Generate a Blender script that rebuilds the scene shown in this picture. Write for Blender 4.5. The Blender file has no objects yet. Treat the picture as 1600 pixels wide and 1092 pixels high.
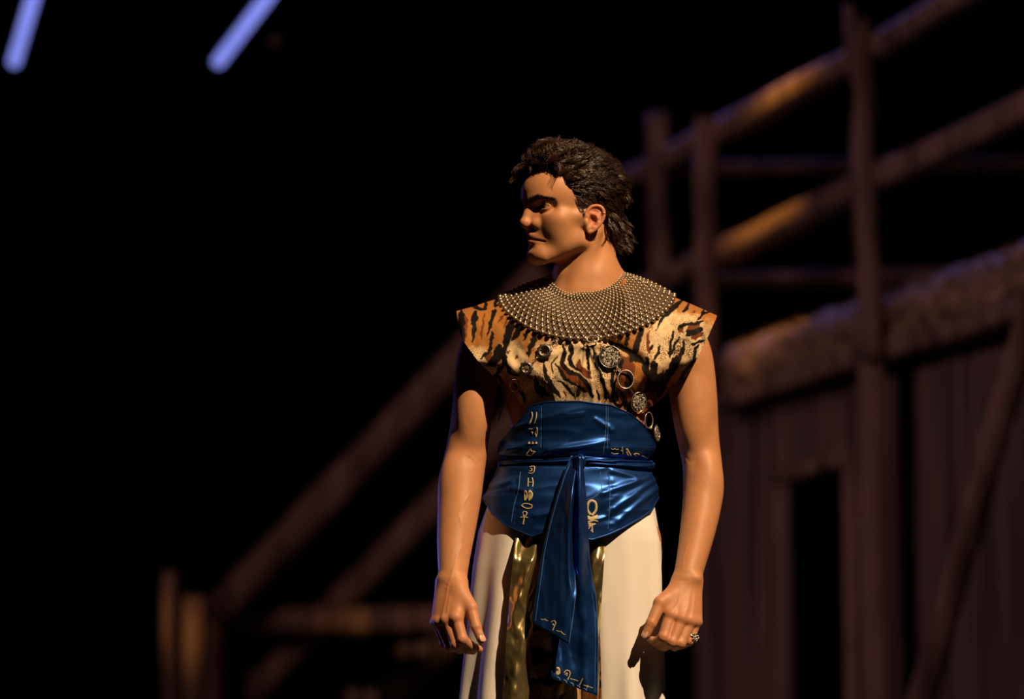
import bpy, math, random
import numpy as np
from mathutils import Vector, Matrix
from mathutils.bvhtree import BVHTree

random.seed(7); rng = np.random.default_rng(7)
SC = bpy.context.scene
COL = SC.collection

# ------------------------------------------------------------------ camera
FPX = 6400.0                                   # focal length in pixels of the 1600 px wide frame
CAM = np.array([0.0, -8.0, 0.30])              # photographer sits in the house, below chest height
PITCH = math.atan2(1.13, 8.0)
cam_d = bpy.data.cameras.new('camera'); cam = bpy.data.objects.new('camera', cam_d); COL.objects.link(cam)
cam.location = CAM; cam.rotation_euler = (math.pi/2 + PITCH, 0, 0)
cam_d.sensor_width = 36.0; cam_d.lens = FPX/1600*36.0
cam_d.clip_start = 0.1; cam_d.clip_end = 200
cam_d.dof.use_dof = True; cam_d.dof.focus_distance = 7.98; cam_d.dof.aperture_fstop = 2.5
SC.camera = cam
FWD = np.array([0, math.cos(PITCH), math.sin(PITCH)]); UPV = np.array([0, -math.sin(PITCH), math.cos(PITCH)])

def ray(px, py):
    px = np.asarray(px, float); py = np.asarray(py, float)
    a = ((px-800)/FPX)[..., None]*np.array([1.0, 0, 0]); b = ((py-546)/FPX)[..., None]*UPV
    return FWD + a - b
def S(px, py, y):                               # point seen at (px,py) that stands at world depth y
    d = ray(px, py); t = (np.asarray(y, float)-CAM[1])/d[..., 1]
    return CAM + d*t[..., None]
PXM = 8.08/FPX                                  # metres per pixel at the performer

# ------------------------------------------------------------------ world, exposure, stage lights
w = bpy.data.worlds.new('world'); SC.world = w; w.use_nodes = True
w.node_tree.nodes['Background'].inputs[0].default_value = (0.25, 0.25, 0.6, 1)
w.node_tree.nodes['Background'].inputs[1].default_value = 0.0012
SC.view_settings.view_transform = 'Standard'; SC.view_settings.look = 'None'
SC.view_settings.gamma = 1.0; SC.view_settings.use_curve_mapping = False; SC.view_settings.exposure = 0.0
SC.cycles.use_denoising = True; SC.cycles.max_bounces = 6
SC.cycles.sample_clamp_indirect = 4.0

def spot(name, loc, target, power, color, angle, blend=0.4, size=0.08):
    l = bpy.data.lights.new(name, 'SPOT'); l.energy = power; l.color = color
    l.spot_size = math.radians(angle); l.spot_blend = blend; l.shadow_soft_size = size
    o = bpy.data.objects.new(name, l); COL.objects.link(o); o.location = loc
    o.rotation_euler = (Vector(target)-Vector(loc)).to_track_quat('-Z', 'Y').to_euler()
    return o
spot('key_spot', (4.35, -6.25, 8.9), (0.12, 0, 1.25), 7800, (1.0, 0.66, 0.37), 16, 0.5, 0.06)
spot('blue_side_spot', (-4.6, 4.8, 1.6), (0.0, 0, 0.78), 330, (0.38, 0.28, 1.0), 8.5, 0.7, 0.15)
spot('purple_side_spot', (-4.2, 6.0, 3.6), (0.1, 0, 1.30), 22, (0.6, 0.25, 1.0), 14, 0.5, 0.15)
spot('purple_wash_set', (-3.6, 1.5, 3.3), (1.3, 7.6, 2.2), 340, (0.85, 0.46, 0.55), 46, 0.7, 0.3)
spot('amber_spot_set', (-1.4, 3.6, 7.2), (1.03, 7.95, 3.26), 2500, (1.0, 0.46, 0.05), 8.4, 0.8, 0.1)
spot('amber_stakes_spot', (-4.6, 3.6, 1.2), (-1.46, 8.7, 1.5), 620, (1.0, 0.50, 0.15), 3.6, 0.8, 0.1)
spot('blue_back_spot', (0.4, 13.0, 7.5), (1.6, 6.6, 2.6), 900, (0.25, 0.22, 1.0), 36, 0.6, 0.3)
spot('brown_wash_stairs', (-4.5, 3.0, 5.5), (-0.8, 10.0, 1.7), 260, (0.85, 0.42, 0.42), 50, 0.7, 0.3)

# ------------------------------------------------------------------ helpers: objects
def new_mesh(name, v, f):
    v = np.asarray(v, np.float32); me = bpy.data.meshes.new(name)
    if isinstance(f, np.ndarray):
        n, k = f.shape
        me.vertices.add(len(v)); me.vertices.foreach_set('co', v.ravel())
        me.loops.add(n*k); me.loops.foreach_set('vertex_index', f.astype(np.int32).ravel())
        me.polygons.add(n); me.polygons.foreach_set('loop_start', np.arange(0, n*k, k, dtype=np.int32))
        me.update(calc_edges=True)
    else:
        me.from_pydata(v.tolist(), [], f); me.update()
    return me
def obj(name, v, f, mat, parent=None, smooth=True, col=None):
    me = new_mesh(name, v, f)
    if smooth: me.polygons.foreach_set('use_smooth', np.ones(len(me.polygons), bool))
    if col is not None:
        a = me.attributes.new('Col', 'FLOAT_COLOR', 'POINT'); a.data.foreach_set('color', np.asarray(col, np.float32).ravel())
    if mat: me.materials.append(mat)
    o = bpy.data.objects.new(name, me); COL.objects.link(o)
    if parent is not None: o.parent = parent
    return o
def empty(name, loc=(0, 0, 0)):
    o = bpy.data.objects.new(name, None); COL.objects.link(o); o.location = loc
    return o
def put(o, parent):                              # parent while keeping world placement
    bpy.context.view_layer.update(); o.parent = parent; o.matrix_parent_inverse = Matrix.Translation(-parent.location)
    return o
def tag(o, label, cat, group=None):
    o['label'] = label; o['category'] = cat
    if group: o['group'] = group
    return o
def grid_faces(nu, nv, wrap=False):              # index = i*nv + j
    i = np.arange(nu if wrap else nu-1); j = np.arange(nv-1); I, J = np.meshgrid(i, j, indexing='ij')
    I2 = (I+1) % nu
    return np.stack([I*nv+J, I2*nv+J, I2*nv+J+1, I*nv+J+1], -1).reshape(-1, 4)
def join(parts):                                 # [(v,f)...] -> v,f ; quads/tris mixed lists
    V = []; F = []; n = 0
    for v, f in parts:
        V.append(np.asarray(v, float)); F.extend([[i+n for i in q] for q in (f.tolist() if isinstance(f, np.ndarray) else f)]); n += len(v)
    return np.concatenate(V), F
def joinq(parts):                                # same for equal-sided ndarray faces
    V = []; F = []; n = 0
    for v, f in parts: V.append(np.asarray(v, float)); F.append(f+n); n += len(v)
    return np.concatenate(V), np.concatenate(F)
def tube(pts, rad, sides=8, caps=True, rough=0.0, seed=0):
    P = np.asarray(pts, float); n = len(P); rad = np.broadcast_to(np.asarray(rad, float), (n,))
    T = np.gradient(P, axis=0); T /= np.linalg.norm(T, axis=1)[:, None]+1e-12
    ref = np.array([0.0, 0, 1.0]) if abs(T[0][2]) < 0.9 else np.array([1.0, 0, 0])
    A = np.zeros_like(P); a = np.cross(T[0], ref); a /= np.linalg.norm(a)
    for i in range(n):
        a = a-T[i]*a.dot(T[i]); a /= np.linalg.norm(a)+1e-12; A[i] = a
    B = np.cross(T, A); ang = np.linspace(0, 2*np.pi, sides, endpoint=False)
    R = rad[:, None]*np.ones(sides)
    if rough: R = R*(1+rough*np.random.default_rng(seed).normal(size=(n, sides)))
    V = P[:, None]+R[..., None]*(np.cos(ang)[None, :, None]*A[:, None]+np.sin(ang)[None, :, None]*B[:, None])
    V = V.reshape(-1, 3); F = []
    for i in range(n-1):
        for j in range(sides):
            k = (j+1) % sides; F.append([i*sides+j, i*sides+k, (i+1)*sides+k, (i+1)*sides+j])
    if caps: F.append(list(range(sides))[::-1]); F.append([(n-1)*sides+j for j in range(sides)])
    return V, F
def beam(a, b, wid, dep, nseg=8, rough=0.06, seed=0, up=(0, 0, 1)):   # rough-hewn squared timber
    a = np.asarray(a, float); b = np.asarray(b, float); r = np.random.default_rng(seed)
    d = (b-a)/np.linalg.norm(b-a); s = np.cross(d, np.asarray(up, float))
    if np.linalg.norm(s) < 1e-3: s = np.array([1.0, 0, 0])
    s /= np.linalg.norm(s); u = np.cross(s, d)
    prof = [(-.5, -.36), (-.36, -.5), (.36, -.5), (.5, -.36), (.5, .36), (.36, .5), (-.36, .5), (-.5, .36)]
    V = []
    off = np.zeros(3)
    for i in range(nseg+1):
        off = off*0.6+r.normal(size=3)*rough*wid*0.35
        c = a+(b-a)*i/nseg+off
        for (p, q) in prof:
            V.append(c+s*p*wid*(1+r.normal()*rough)+u*q*dep*(1+r.normal()*rough))
    F = [[i*8+j, i*8+(j+1) % 8, (i+1)*8+(j+1) % 8, (i+1)*8+j] for i in range(nseg) for j in range(8)]
    F += [list(range(8))[::-1], [nseg*8+j for j in range(8)]]
    return np.array(V), F
def interp(x, pts):
    p = np.asarray(pts, float); return np.interp(x, p[:, 0], p[:, 1])
def sstep(a, b, x):
    t = np.clip((np.asarray(x, float)-a)/(b-a), 0, 1); return t*t*(3-2*t)
_perm = np.random.default_rng(3).permutation(512)
_val = np.random.default_rng(4).uniform(-1, 1, 512)
def noise(x, y, z=0.0):
    x, y, z = np.broadcast_arrays(np.asarray(x, float), np.asarray(y, float), np.asarray(z, float))
    xi, yi, zi = np.floor(x).astype(int), np.floor(y).astype(int), np.floor(z).astype(int)
    fx, fy, fz = x-xi, y-yi, z-zi
    fx, fy, fz = (t*t*t*(t*(6*t-15)+10) for t in (fx, fy, fz))
    h = lambda a, b, c: _val[_perm[(_perm[(_perm[a & 511]+b) & 511]+c) & 511]]
    l = lambda a, b, t: a+(b-a)*t
    return l(l(l(h(xi, yi, zi), h(xi+1, yi, zi), fx), l(h(xi, yi+1, zi), h(xi+1, yi+1, zi), fx), fy),
             l(l(h(xi, yi, zi+1), h(xi+1, yi, zi+1), fx), l(h(xi, yi+1, zi+1), h(xi+1, yi+1, zi+1), fx), fy), fz)
def fbm(x, y, z=0.0, o=3):
    s = 0; a = 1
    for i in range(o): s = s+a*noise(x*2**i+17*i, y*2**i, z*2**i); a *= 0.5
    return s

# ------------------------------------------------------------------ helpers: materials
def mat(name, color=(.5, .5, .5), rough=.5, metal=0.0, attr=False, **kw):
    m = bpy.data.materials.new(name); m.use_nodes = True; nt = m.node_tree; b = nt.nodes['Principled BSDF']
    b.inputs['Base Color'].default_value = (*color, 1); b.inputs['Roughness'].default_value = rough; b.inputs['Metallic'].default_value = metal
    for k, v in kw.items():
        b.inputs[k.replace('_', ' ')].default_value = v
    if attr:
        a = nt.nodes.new('ShaderNodeAttribute'); a.attribute_name = 'Col'; nt.links.new(a.outputs['Color'], b.inputs['Base Color'])
    return m
def add_noise_color(m, c1, c2, scale=(1, 1, 1), nscale=5, detail=6, lo=.35, hi=.65):
    nt = m.node_tree; b = nt.nodes['Principled BSDF']
    tc = nt.nodes.new('ShaderNodeTexCoord'); mp = nt.nodes.new('ShaderNodeMapping'); mp.inputs['Scale'].default_value = scale
    n = nt.nodes.new('ShaderNodeTexNoise'); n.inputs['Scale'].default_value = nscale; n.inputs['Detail'].default_value = detail
    r = nt.nodes.new('ShaderNodeValToRGB'); r.color_ramp.elements[0].position = lo; r.color_ramp.elements[1].position = hi
    r.color_ramp.elements[0].color = (*c1, 1); r.color_ramp.elements[1].color = (*c2, 1)
    L = nt.links.new; L(tc.outputs['Object'], mp.inputs[0]); L(mp.outputs[0], n.inputs['Vector']); L(n.outputs['Fac'], r.inputs[0]); L(r.outputs[0], b.inputs['Base Color'])
    return m
def add_bump(m, scale=(1, 1, 1), nscale=200, strength=.2, dist=.002, detail=3):
    nt = m.node_tree; b = nt.nodes['Principled BSDF']
    tc = nt.nodes.new('ShaderNodeTexCoord'); mp = nt.nodes.new('ShaderNodeMapping'); mp.inputs['Scale'].default_value = scale
    n = nt.nodes.new('ShaderNodeTexNoise'); n.inputs['Scale'].default_value = nscale; n.inputs['Detail'].default_value = detail
    u = nt.nodes.new('ShaderNodeBump'); u.inputs['Strength'].default_value = strength; u.inputs['Distance'].default_value = dist
    L = nt.links.new; L(tc.outputs['Object'], mp.inputs[0]); L(mp.outputs[0], n.inputs['Vector']); L(n.outputs['Fac'], u.inputs['Height']); L(u.outputs[0], b.inputs['Normal'])
    return m
M = {}
M['wood'] = add_bump(add_noise_color(mat('rough_timber', rough=.8), (.10, .055, .035), (.30, .19, .12), (1, 1, .25), 9), (1, 1, .2), 30, .5, .01)
M['plank'] = add_bump(add_noise_color(mat('weathered_plank', rough=.85), (.06, .038, .03), (.22, .15, .11), (1, 1, .06), 16), (1, 1, .08), 40, .5, .01)
M['thatch'] = add_noise_color(mat('dry_thatch', rough=.9), (.16, .10, .05), (.42, .29, .16), (1, 1, 1), 14)
M['black_cloth'] = mat('black_drape', (.004, .004, .005), .95)
M['stage'] = add_noise_color(mat('stage_boards', rough=.6), (.012, .010, .010), (.03, .025, .022), (1, .1, 1), 6)
M['dark_metal'] = mat('black_metal', (.01, .01, .012), .5, .6)
def emit(name, color, strength):
    m = mat(name, (0.02, 0.02, 0.03), .4); b = m.node_tree.nodes['Principled BSDF']
    b.inputs['Emission Color'].default_value = (*color, 1); b.inputs['Emission Strength'].default_value = strength
    return m
M['tube_light'] = emit('led_tube', (.24, .28, .90), 1.0)
# ------------------------------------------------------------------ the stage (setting)
def boxv(x0, x1, y0, y1, z0, z1):
    v = [(x, y, z) for x in (x0, x1) for y in (y0, y1) for z in (z0, z1)]
    f = [[0, 1, 3, 2], [4, 6, 7, 5], [0, 4, 5, 1], [2, 3, 7, 6], [0, 2, 6, 4], [1, 5, 7, 3]]
    return np.array(v, float), f
floor = obj('floor', *boxv(-9, 9, -5, 17, -0.1, 0.0), M['stage'], smooth=False); floor['kind'] = 'structure'
def curtain():
    u = np.linspace(-9, 9, 400); z = np.linspace(0, 10, 3); U, Z = np.meshgrid(u, z, indexing='ij')
    Y = 16.5+0.12*np.sin(U*9)+0.06*np.sin(U*23+1)
    return np.stack([U, Y, Z], -1).reshape(-1, 3), grid_faces(400, 3)
bw = obj('wall_back', *curtain(), M['black_cloth']); bw['kind'] = 'structure'

cl = obj('ceiling', *boxv(-9, 9, -5, 17, 10.0, 10.1), M['black_cloth'], smooth=False); cl['kind'] = 'structure'
# hut front runs along a line that recedes to the left; fitted to the vanishing point of the rails
WD = np.array([-0.2803, 0.9599, 0]); WN = np.array([-0.9599, -0.2803, 0]); W0 = np.array([1.294, 7.2, 0.0])
def on_plane(px, py, off=0.0):                   # pixel -> point on the vertical plane of the hut front (off = towards the audience)
    d = ray(px, py); p0 = W0+WN*off
    t = ((p0-CAM)@WN)/(d@WN); return CAM+d*t
def along(s, off, z): return W0+WD*s+WN*off+np.array([0, 0, z])
def s_of(px, off=0.0): return float((on_plane(px, 700, off)-W0)@WD)

hut = empty('thatched_hut', tuple(along(0.9, -0.4, 0)))
tag(hut, 'dark plank hut with thatched eave, open doorway and rough pole railing above', 'hut')
r = np.random.default_rng(11)
sd0, sd1 = s_of(1320, -.15), s_of(1221, -.15)     # doorway
sg0, sg1 = s_of(1424, -.15), s_of(1398, -.15)     # narrow open gap beside the post
s = s_of(1690, -.15); end = s_of(1085, -.15)
while s < end:
    wd = r.uniform(.10, .17); e = min(s+wd, end)
    mid = (s+e)/2
    zt = 2.52+r.uniform(-.02, .02)
    lo = 0.0
    if sg0-.02 < mid < sg1+.02: s = e; continue
    if sd0 < mid < sd1: lo = 2.08+r.uniform(-.015, .015)
    o1 = -.15+r.normal()*.008
    v = []
    nz = 7
    for i in range(nz):
        z = lo+(zt-lo)*i/(nz-1); j = r.normal(size=2)*.004
        for (ss, oo) in ((s+.004+j[0], o1), (e-.004+j[1], o1+r.normal()*.003), (e-.004+j[1], o1-.025), (s+.004+j[0], o1-.025)):
            v.append(along(ss, oo, z))
    f = [[i*4+k, i*4+(k+1) % 4, (i+1)*4+(k+1) % 4, (i+1)*4+k] for i in range(nz-1) for k in range(4)]+[[3, 2, 1, 0], [nz*4-4+k for k in range(4)]]
    put(obj('plank', np.array(v), f, M['plank'], smooth=False), hut)
    s = e
# door jambs and lintel
for sj in (sd0-.05, sd1+.04):
    put(obj('door_jamb', *beam(along(sj, -.155, 0), along(sj, -.155, 2.12), .06, .045, 6, .05, int(sj*100) & 99), M['wood']), hut)
put(obj('door_lintel', *beam(along(sd0-.08, -.15, 2.1), along(sd1+.08, -.15, 2.1), .05, .06, 5, .05, 5), M['wood']), hut)
# eave: timber edge and thatch
sE0, sE1 = s_of(1700), s_of(1112)
put(obj('eave_beam', *beam(along(sE0, .0, 2.37), along(sE1, -.05, 2.45), .08, .07, 14, .10, 21), M['wood']), hut)
def thatch():
    n = 90; m = 20; ss = np.linspace(sE0, sE1, n); P = []
    for i, q in enumerate(ss):
        base = 2.37+.07*(q-sE0)/(sE1-sE0)
        for j in range(m):
            a = 2*np.pi*j/m
            oo = .02+.20*np.cos(a)-.22; zz = base+.13+.125*np.sin(a)
            k = 1+.20*fbm(q*5, np.cos(a)*1.6+3, np.sin(a)*1.6)+.10*noise(q*14, a*3)
            oo = -.20+(oo+.20)*k; zz = base+.13+(zz-base-.13)*k
            P.append(along(q, oo, zz))
    F = grid_faces(n, m).tolist(); F += [[i*m+m-1, (i+1)*m+m-1, (i+1)*m, i*m] for i in range(n-1)]
    return np.array(P), F
th = put(obj('thatch_roll', *thatch(), M['thatch']), hut)
parts = []
for i in range(2200):
    q = r.uniform(sE0, sE1); a = r.uniform(.35*np.pi, 1.0*np.pi) if r.random() < .6 else r.uniform(-.3*np.pi, .4*np.pi)
    base = 2.37+.07*(q-sE0)/(sE1-sE0)
    c = np.array([-.20+.21*np.cos(a), base+.13+.13*np.sin(a)])
    dirv = WD*r.normal()*.8+WN*(np.cos(a)+r.normal()*.3)+np.array([0, 0, np.sin(a)+r.normal()*.3]); dirv /= np.linalg.norm(dirv)
    p0 = along(q, c[0], c[1]); ln = r.uniform(.04, .10)
    pts = [p0-dirv*ln*.5, p0+dirv*ln*.1, p0+dirv*ln*.45+np.array([0, 0, -.01])]
    parts.append(tube(pts, [.004, .0035, .001], 3, False))
st = put(obj('thatch_straw', *join(parts), M['thatch']), hut); st['kind'] = 'stuff'
# big post standing in front of the wall, carrying on up as a railing post
def px_post(px0, py0, px1, py1, wpx, off, seed, name, parent, n=10, rough=.08):
    a = on_plane(px0, py0, off); b = on_plane(px1, py1, off)
    wm = wpx*np.linalg.norm(a-CAM)/FPX
    o = obj(name, *beam(a, b, wm, wm*.9, n, rough, seed, up=(0, 1, 0) if abs((b-a)[2]) > .5*np.linalg.norm(b-a) else (0, 0, 1)), M['wood'])
    return put(o, parent)
def ground_under(p): return np.array([p[0], p[1], 0.0])
a = on_plane(1371, 1000, .02); b = on_plane(1362, 545, .02)
put(obj('post', *beam(ground_under(a), b, .105, .10, 12, .05, 33, up=(0, 1, 0)), M['wood']), hut)

rail = hut
px_post(1363, 560, 1345, 35, 36, .06, 41, 'railing_post', rail, 14, .10)
px_post(1329, 110, 1327, 8, 16, .09, 46, 'railing_post', rail, 5, .12)
px_post(1103, 600, 1103, 182, 33, .06, 42, 'railing_post', rail, 12, .10)
corner = px_post(1034, 470, 1026, 180, 32, .0, 43, 'railing_post', rail, 10, .10)
px_post(985, 281, 1650, -80, 34, .0, 44, 'rail', rail, 18, .07)
px_post(1000, 455, 1660, 143, 36, .0, 45, 'rail', rail, 18, .07)
ca = on_plane(1030, 266, -.02); cb = on_plane(1030, 440, -.02)
for c, sdx, wv in ((ca, 51, .055), (cb, 52, .06)):
    put(obj('rail', *beam(c, c+np.array([3.2, .25, .10]), wv, wv, 12, .05, sdx), M['wood']), rail)
# leaning pole
pa = on_plane(1444, 1080, .42); pb = on_plane(1596, 535, .24); pt = pa[2]/(pb[2]-pa[2])
pole = obj('leaning_pole', *beam(pa-(pb-pa)*pt, pb+(pb-pa)*.12, .088, .088, 16, .06, 61, up=(0, 1, 0)), M['wood'])
tag(pole, 'slanting rough pole leaning against the plank wall at right edge', 'pole')

# left: timber stair / bridge frame far upstage
YL = 10.0
fr = empty('timber_stair_frame', (-1.0, YL, 0)); tag(fr, 'dim timber frame of slanting braces and a crossbeam behind performer', 'frame')
def tb(p0, p1, wpx, y0, y1, sd, name, parent=fr, ext=0.0):
    a = S(p0[0], p0[1], y0); b = S(p1[0], p1[1], y1); wm = wpx*(y0+8)/FPX
    return put(obj(name, *beam(a, b, wm, wm, 12, .05, sd, up=(0, 1, 0) if abs(b[2]-a[2]) > .8*abs(b[0]-a[0]) else (0, 0, 1)), M['wood']), parent)
tb((330, 968), (850, 425), 52, YL, YL, 71, 'brace')
tb((352, 1125), (860, 600), 44, YL+.3, YL+.3, 72, 'brace')
tb((520, 1160), (760, 945), 46, YL+1.0, YL+1.0, 75, 'brace')
tb((320, 972), (900, 964), 38, YL+.15, YL+.15, 73, 'crossbeam')
a = S(328, 985, YL+.05); put(obj('post', *beam(ground_under(a), a+np.array([0, 0, .06]), .11, .11, 10, .05, 74, up=(0, 1, 0)), M['wood']), fr)
a = S(700, 1000, YL+.5); put(obj('post', *beam(ground_under(a)+np.array([.35, 0, 0]), a+np.array([.35, 0, .9]), .11, .11, 10, .05, 76, up=(0, 1, 0)), M['wood']), fr)
for k, (x, y) in enumerate(((633, 1016), (661, 1014), (553, 1088), (580, 1090))):
    a = S(x, y, YL-.1)
    put(obj('wedge_block', *beam(a+np.array([-.03, 0, 0]), a+np.array([.03, 0, 0]), .055, .055, 3, .05, 80+k), M['thatch']), fr)
for (x, top, wp, yy, sd, lab) in ((265, 893, 22, 8.6, 91, 'taller, slimmer split-wood stake at far left of the set'), (303, 932, 34, 8.9, 92, 'shorter, broader split-wood stake at the foot of the slanting braces')):
    a = S(x, top, yy); wm = wp*(yy+8)/FPX
    o = obj('wooden_stake', *beam(ground_under(a)+np.array([.02, 0, 0]), a, wm, wm*.8, 12, .09, sd, up=(0, 1, 0)), M['wood'])
    tag(o, lab, 'stake', 'stakes at the left')

# LED tubes high over the stage at upper left
for (p0, p1, lab) in (((22, 97), (52, -4), 'lavender-blue light tube in the top left corner'), ((341, 97), (418, -4), 'blue light tube right of the corner one, more slanted')):
    a = S(*p0, 9.0); d = ray(*p1); t = (a[2]-CAM[2])/d[2]; b = CAM+d*t       # level tube: second pixel at the same height
    b = a+(b-a)*2.6
    e = empty('light_tube', tuple(b)); tag(e, lab, 'light', 'light tubes over the stage')
    dirv = (b-a)/np.linalg.norm(b-a)
    put(obj('diffuser', *tube([a, a+dirv*.01, a+(b-a)*.33, a+(b-a)*.66, b], [.022, .027, .027, .027, .027], 16), M['tube_light']), e)
    up = np.array([0, 0, .034])
    put(obj('housing', *beam(a+up, b+up, .05, .02, 2, 0, 1), M['dark_metal']), e)
    for q in (.05, .95):
        c = a+(b-a)*q+up; put(obj('suspension_wire', *tube([c, c+np.array([0, 0, 1]), np.array([c[0], c[1], 10.0])], .002, 5), M['dark_metal']), e)
    for q in (.13, .20):
        c = a+(b-a)*q
        put(obj('clip', *tube([c, c+dirv*.006], .0275, 16), M['dark_metal']), e)
# one unlit lantern near the tubes, hardly visible
c = S(430, 66, 9.5); ln = empty('stage_lantern', tuple(c)); tag(ln, 'small unlit stage lantern, faint beside the slanted light tube', 'lantern')
put(obj('can', *tube([c+np.array([0, .0, 0]), c+np.array([0, .12, .05]), c+np.array([0, .22, .09])], [.03, .03, .02], 14, False), M['dark_metal']), ln)
put(obj('lens', *tube([c+np.array([0, .01, .004]), c+np.array([0, .014, .006])], .026, 14), mat('lens_glass', (.25, .15, .13), .2)), ln)
put(obj('yoke', *tube([c+np.array([-.035, .1, .04]), c+np.array([-.035, .1, .13]), c+np.array([.035, .1, .13]), c+np.array([.035, .1, .04])], .005, 6), M['dark_metal']), ln)
put(obj('hanging_pipe', *tube([c+np.array([0, .1, .13]), c+np.array([0, .1, 1]), np.array([c[0], c[1]+.1, 10.0])], .008, 8), M['dark_metal']), ln)
# ------------------------------------------------------------------ performer: body as one smooth surface
class Field:
    def __init__(s, lo, hi, h):
        s.lo = np.array(lo, float); s.h = h; s.n = np.ceil((np.array(hi)-s.lo)/h).astype(int)+1
        s.f = np.full(s.n, 0.2, np.float32)
        s.ax = [(s.lo[i]+h*np.arange(s.n[i])).astype(np.float32) for i in range(3)]
    def box(s, lo, hi):
        a = np.clip(np.floor((np.asarray(lo)-s.lo)/s.h).astype(int), 0, s.n); b = np.clip(np.ceil((np.asarray(hi)-s.lo)/s.h).astype(int)+1, 0, s.n)
        return None if np.any(b <= a) else tuple(slice(i, j) for i, j in zip(a, b))
    def pts(s, sl):
        return s.ax[0][sl[0]][:, None, None], s.ax[1][sl[1]][None, :, None], s.ax[2][sl[2]][None, None, :]
    def merge(s, sl, d, k, sub=False):
        f = s.f[sl]
        if sub:
            d = -d; h = np.maximum(k-np.abs(f-d), 0)/k; s.f[sl] = np.maximum(f, d)+h*h*k*.25
        else:
            h = np.maximum(k-np.abs(f-d), 0)/k; s.f[sl] = np.minimum(f, d)-h*h*k*.25
    def cone(s, a, b, ra, rb, k=.01, sub=False):
        a = np.asarray(a, float); b = np.asarray(b, float); m = max(ra, rb)+k+3*s.h
        sl = s.box(np.minimum(a, b)-m, np.maximum(a, b)+m)
        if sl is None: return
        X, Y, Z = s.pts(sl); ab = b-a; L = ab@ab+1e-12
        t = np.clip(((X-a[0])*ab[0]+(Y-a[1])*ab[1]+(Z-a[2])*ab[2])/L, 0, 1)
        d = np.sqrt((X-a[0]-t*ab[0])**2+(Y-a[1]-t*ab[1])**2+(Z-a[2]-t*ab[2])**2)-(ra+(rb-ra)*t)
        s.merge(sl, d.astype(np.float32), k, sub)
    def ball(s, c, r, k=.01, sub=False): s.cone(c, c, r, r, k, sub)
    def ell(s, c, r, k=.01, R=None, sub=False):
        c = np.asarray(c, float); r = np.asarray(r, float); m = r.max()+k+3*s.h
        sl = s.box(c-m, c+m)
        if sl is None: return
        X, Y, Z = s.pts(sl); X = X-c[0]; Y = Y-c[1]; Z = Z-c[2]
        if R is not None: X, Y, Z = (R[0, i]*X+R[1, i]*Y+R[2, i]*Z for i in range(3))
        k0 = np.sqrt((X/r[0])**2+(Y/r[1])**2+(Z/r[2])**2); k1 = np.sqrt((X/r[0]**2)**2+(Y/r[1]**2)**2+(Z/r[2]**2)**2)
        s.merge(sl, (k0*(k0-1)/np.maximum(k1, 1e-6)).astype(np.float32), k, sub)
    def chain(s, P, R, k=.006):
        for i in range(len(P)-1): s.cone(P[i], P[i+1], R[i], R[i+1], k)
    def mesh(s, zlo=None, zhi=None):
        f = s.f.copy()
        for ax in range(3):
            sl = [slice(None)]*3
            for e in (0, -1): sl[ax] = e; f[tuple(sl)] = np.maximum(f[tuple(sl)], .01)
        ins = f < 0; nx, ny, nz = f.shape
        cnt = np.zeros((nx-1, ny-1, nz-1), np.int8)
        for dx in (0, 1):
            for dy in (0, 1):
                for dz in (0, 1): cnt += ins[dx:nx-1+dx, dy:ny-1+dy, dz:nz-1+dz]
        ci = np.argwhere((cnt > 0) & (cnt < 8))
        idm = np.full(cnt.shape, -1, np.int32); idm[tuple(ci.T)] = np.arange(len(ci))
        acc = np.zeros((len(ci), 3)); w = np.zeros(len(ci)); cs = [(a, b, c) for a in (0, 1) for b in (0, 1) for c in (0, 1)]
        val = {c: f[ci[:, 0]+c[0], ci[:, 1]+c[1], ci[:, 2]+c[2]].astype(float) for c in cs}
        for a in cs:
            for b in cs:
                if sum(np.abs(np.subtract(a, b))) == 1 and a < b:
                    va, vb = val[a], val[b]; cr = (va < 0) != (vb < 0); t = np.where(cr, va/np.where(cr, va-vb, 1), 0)
                    p = np.array(a)[None]+t[:, None]*(np.array(b)-np.array(a))[None]
                    acc += np.where(cr[:, None], p, 0); w += cr
        V = s.lo+s.h*(ci+acc/w[:, None])
        F = []
        for ax in range(3):
            o = [0, 1, 2]; o.remove(ax); u, v = o
            A = [slice(None)]*3; B = [slice(None)]*3; A[ax] = slice(0, -1); B[ax] = slice(1, None)
            cr = ins[tuple(A)] != ins[tuple(B)]; e = np.argwhere(cr)
            ok = (e[:, u] > 0) & (e[:, v] > 0) & (e[:, u] < f.shape[u]-1) & (e[:, v] < f.shape[v]-1); e = e[ok]
            fl = ins[tuple(A)][tuple(e.T)]
            q = []
            for (du, dv) in ((1, 1), (0, 1), (0, 0), (1, 0)):
                c = e.copy(); c[:, u] -= du; c[:, v] -= dv; q.append(idm[tuple(c.T)])
            q = np.stack(q, 1); flip = fl if ax != 1 else ~fl
            q[~flip] = q[~flip][:, ::-1]; F.append(q)
        return V, np.concatenate(F)

# ---- head frame: origin between the ears, L = his left, F = where he looks, U = up
TH = math.radians(29.5)
HX = np.array([math.sin(TH), -math.cos(TH), 0.0]); HF = np.array([-math.cos(TH), -math.sin(TH), 0.0]); HU = np.array([0, 0, 1.0])
tiltf = math.radians(0.3)
HF, HU = HF*math.cos(tiltf)+HU*math.sin(tiltf), HU*math.cos(tiltf)-HF*math.sin(tiltf)
HR = np.stack([HX, HF, HU], 1); HO = S(891.5, 350.5, 0.0)
def H(l, f, u): return HO+HX*l+HF*f+HU*u

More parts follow.
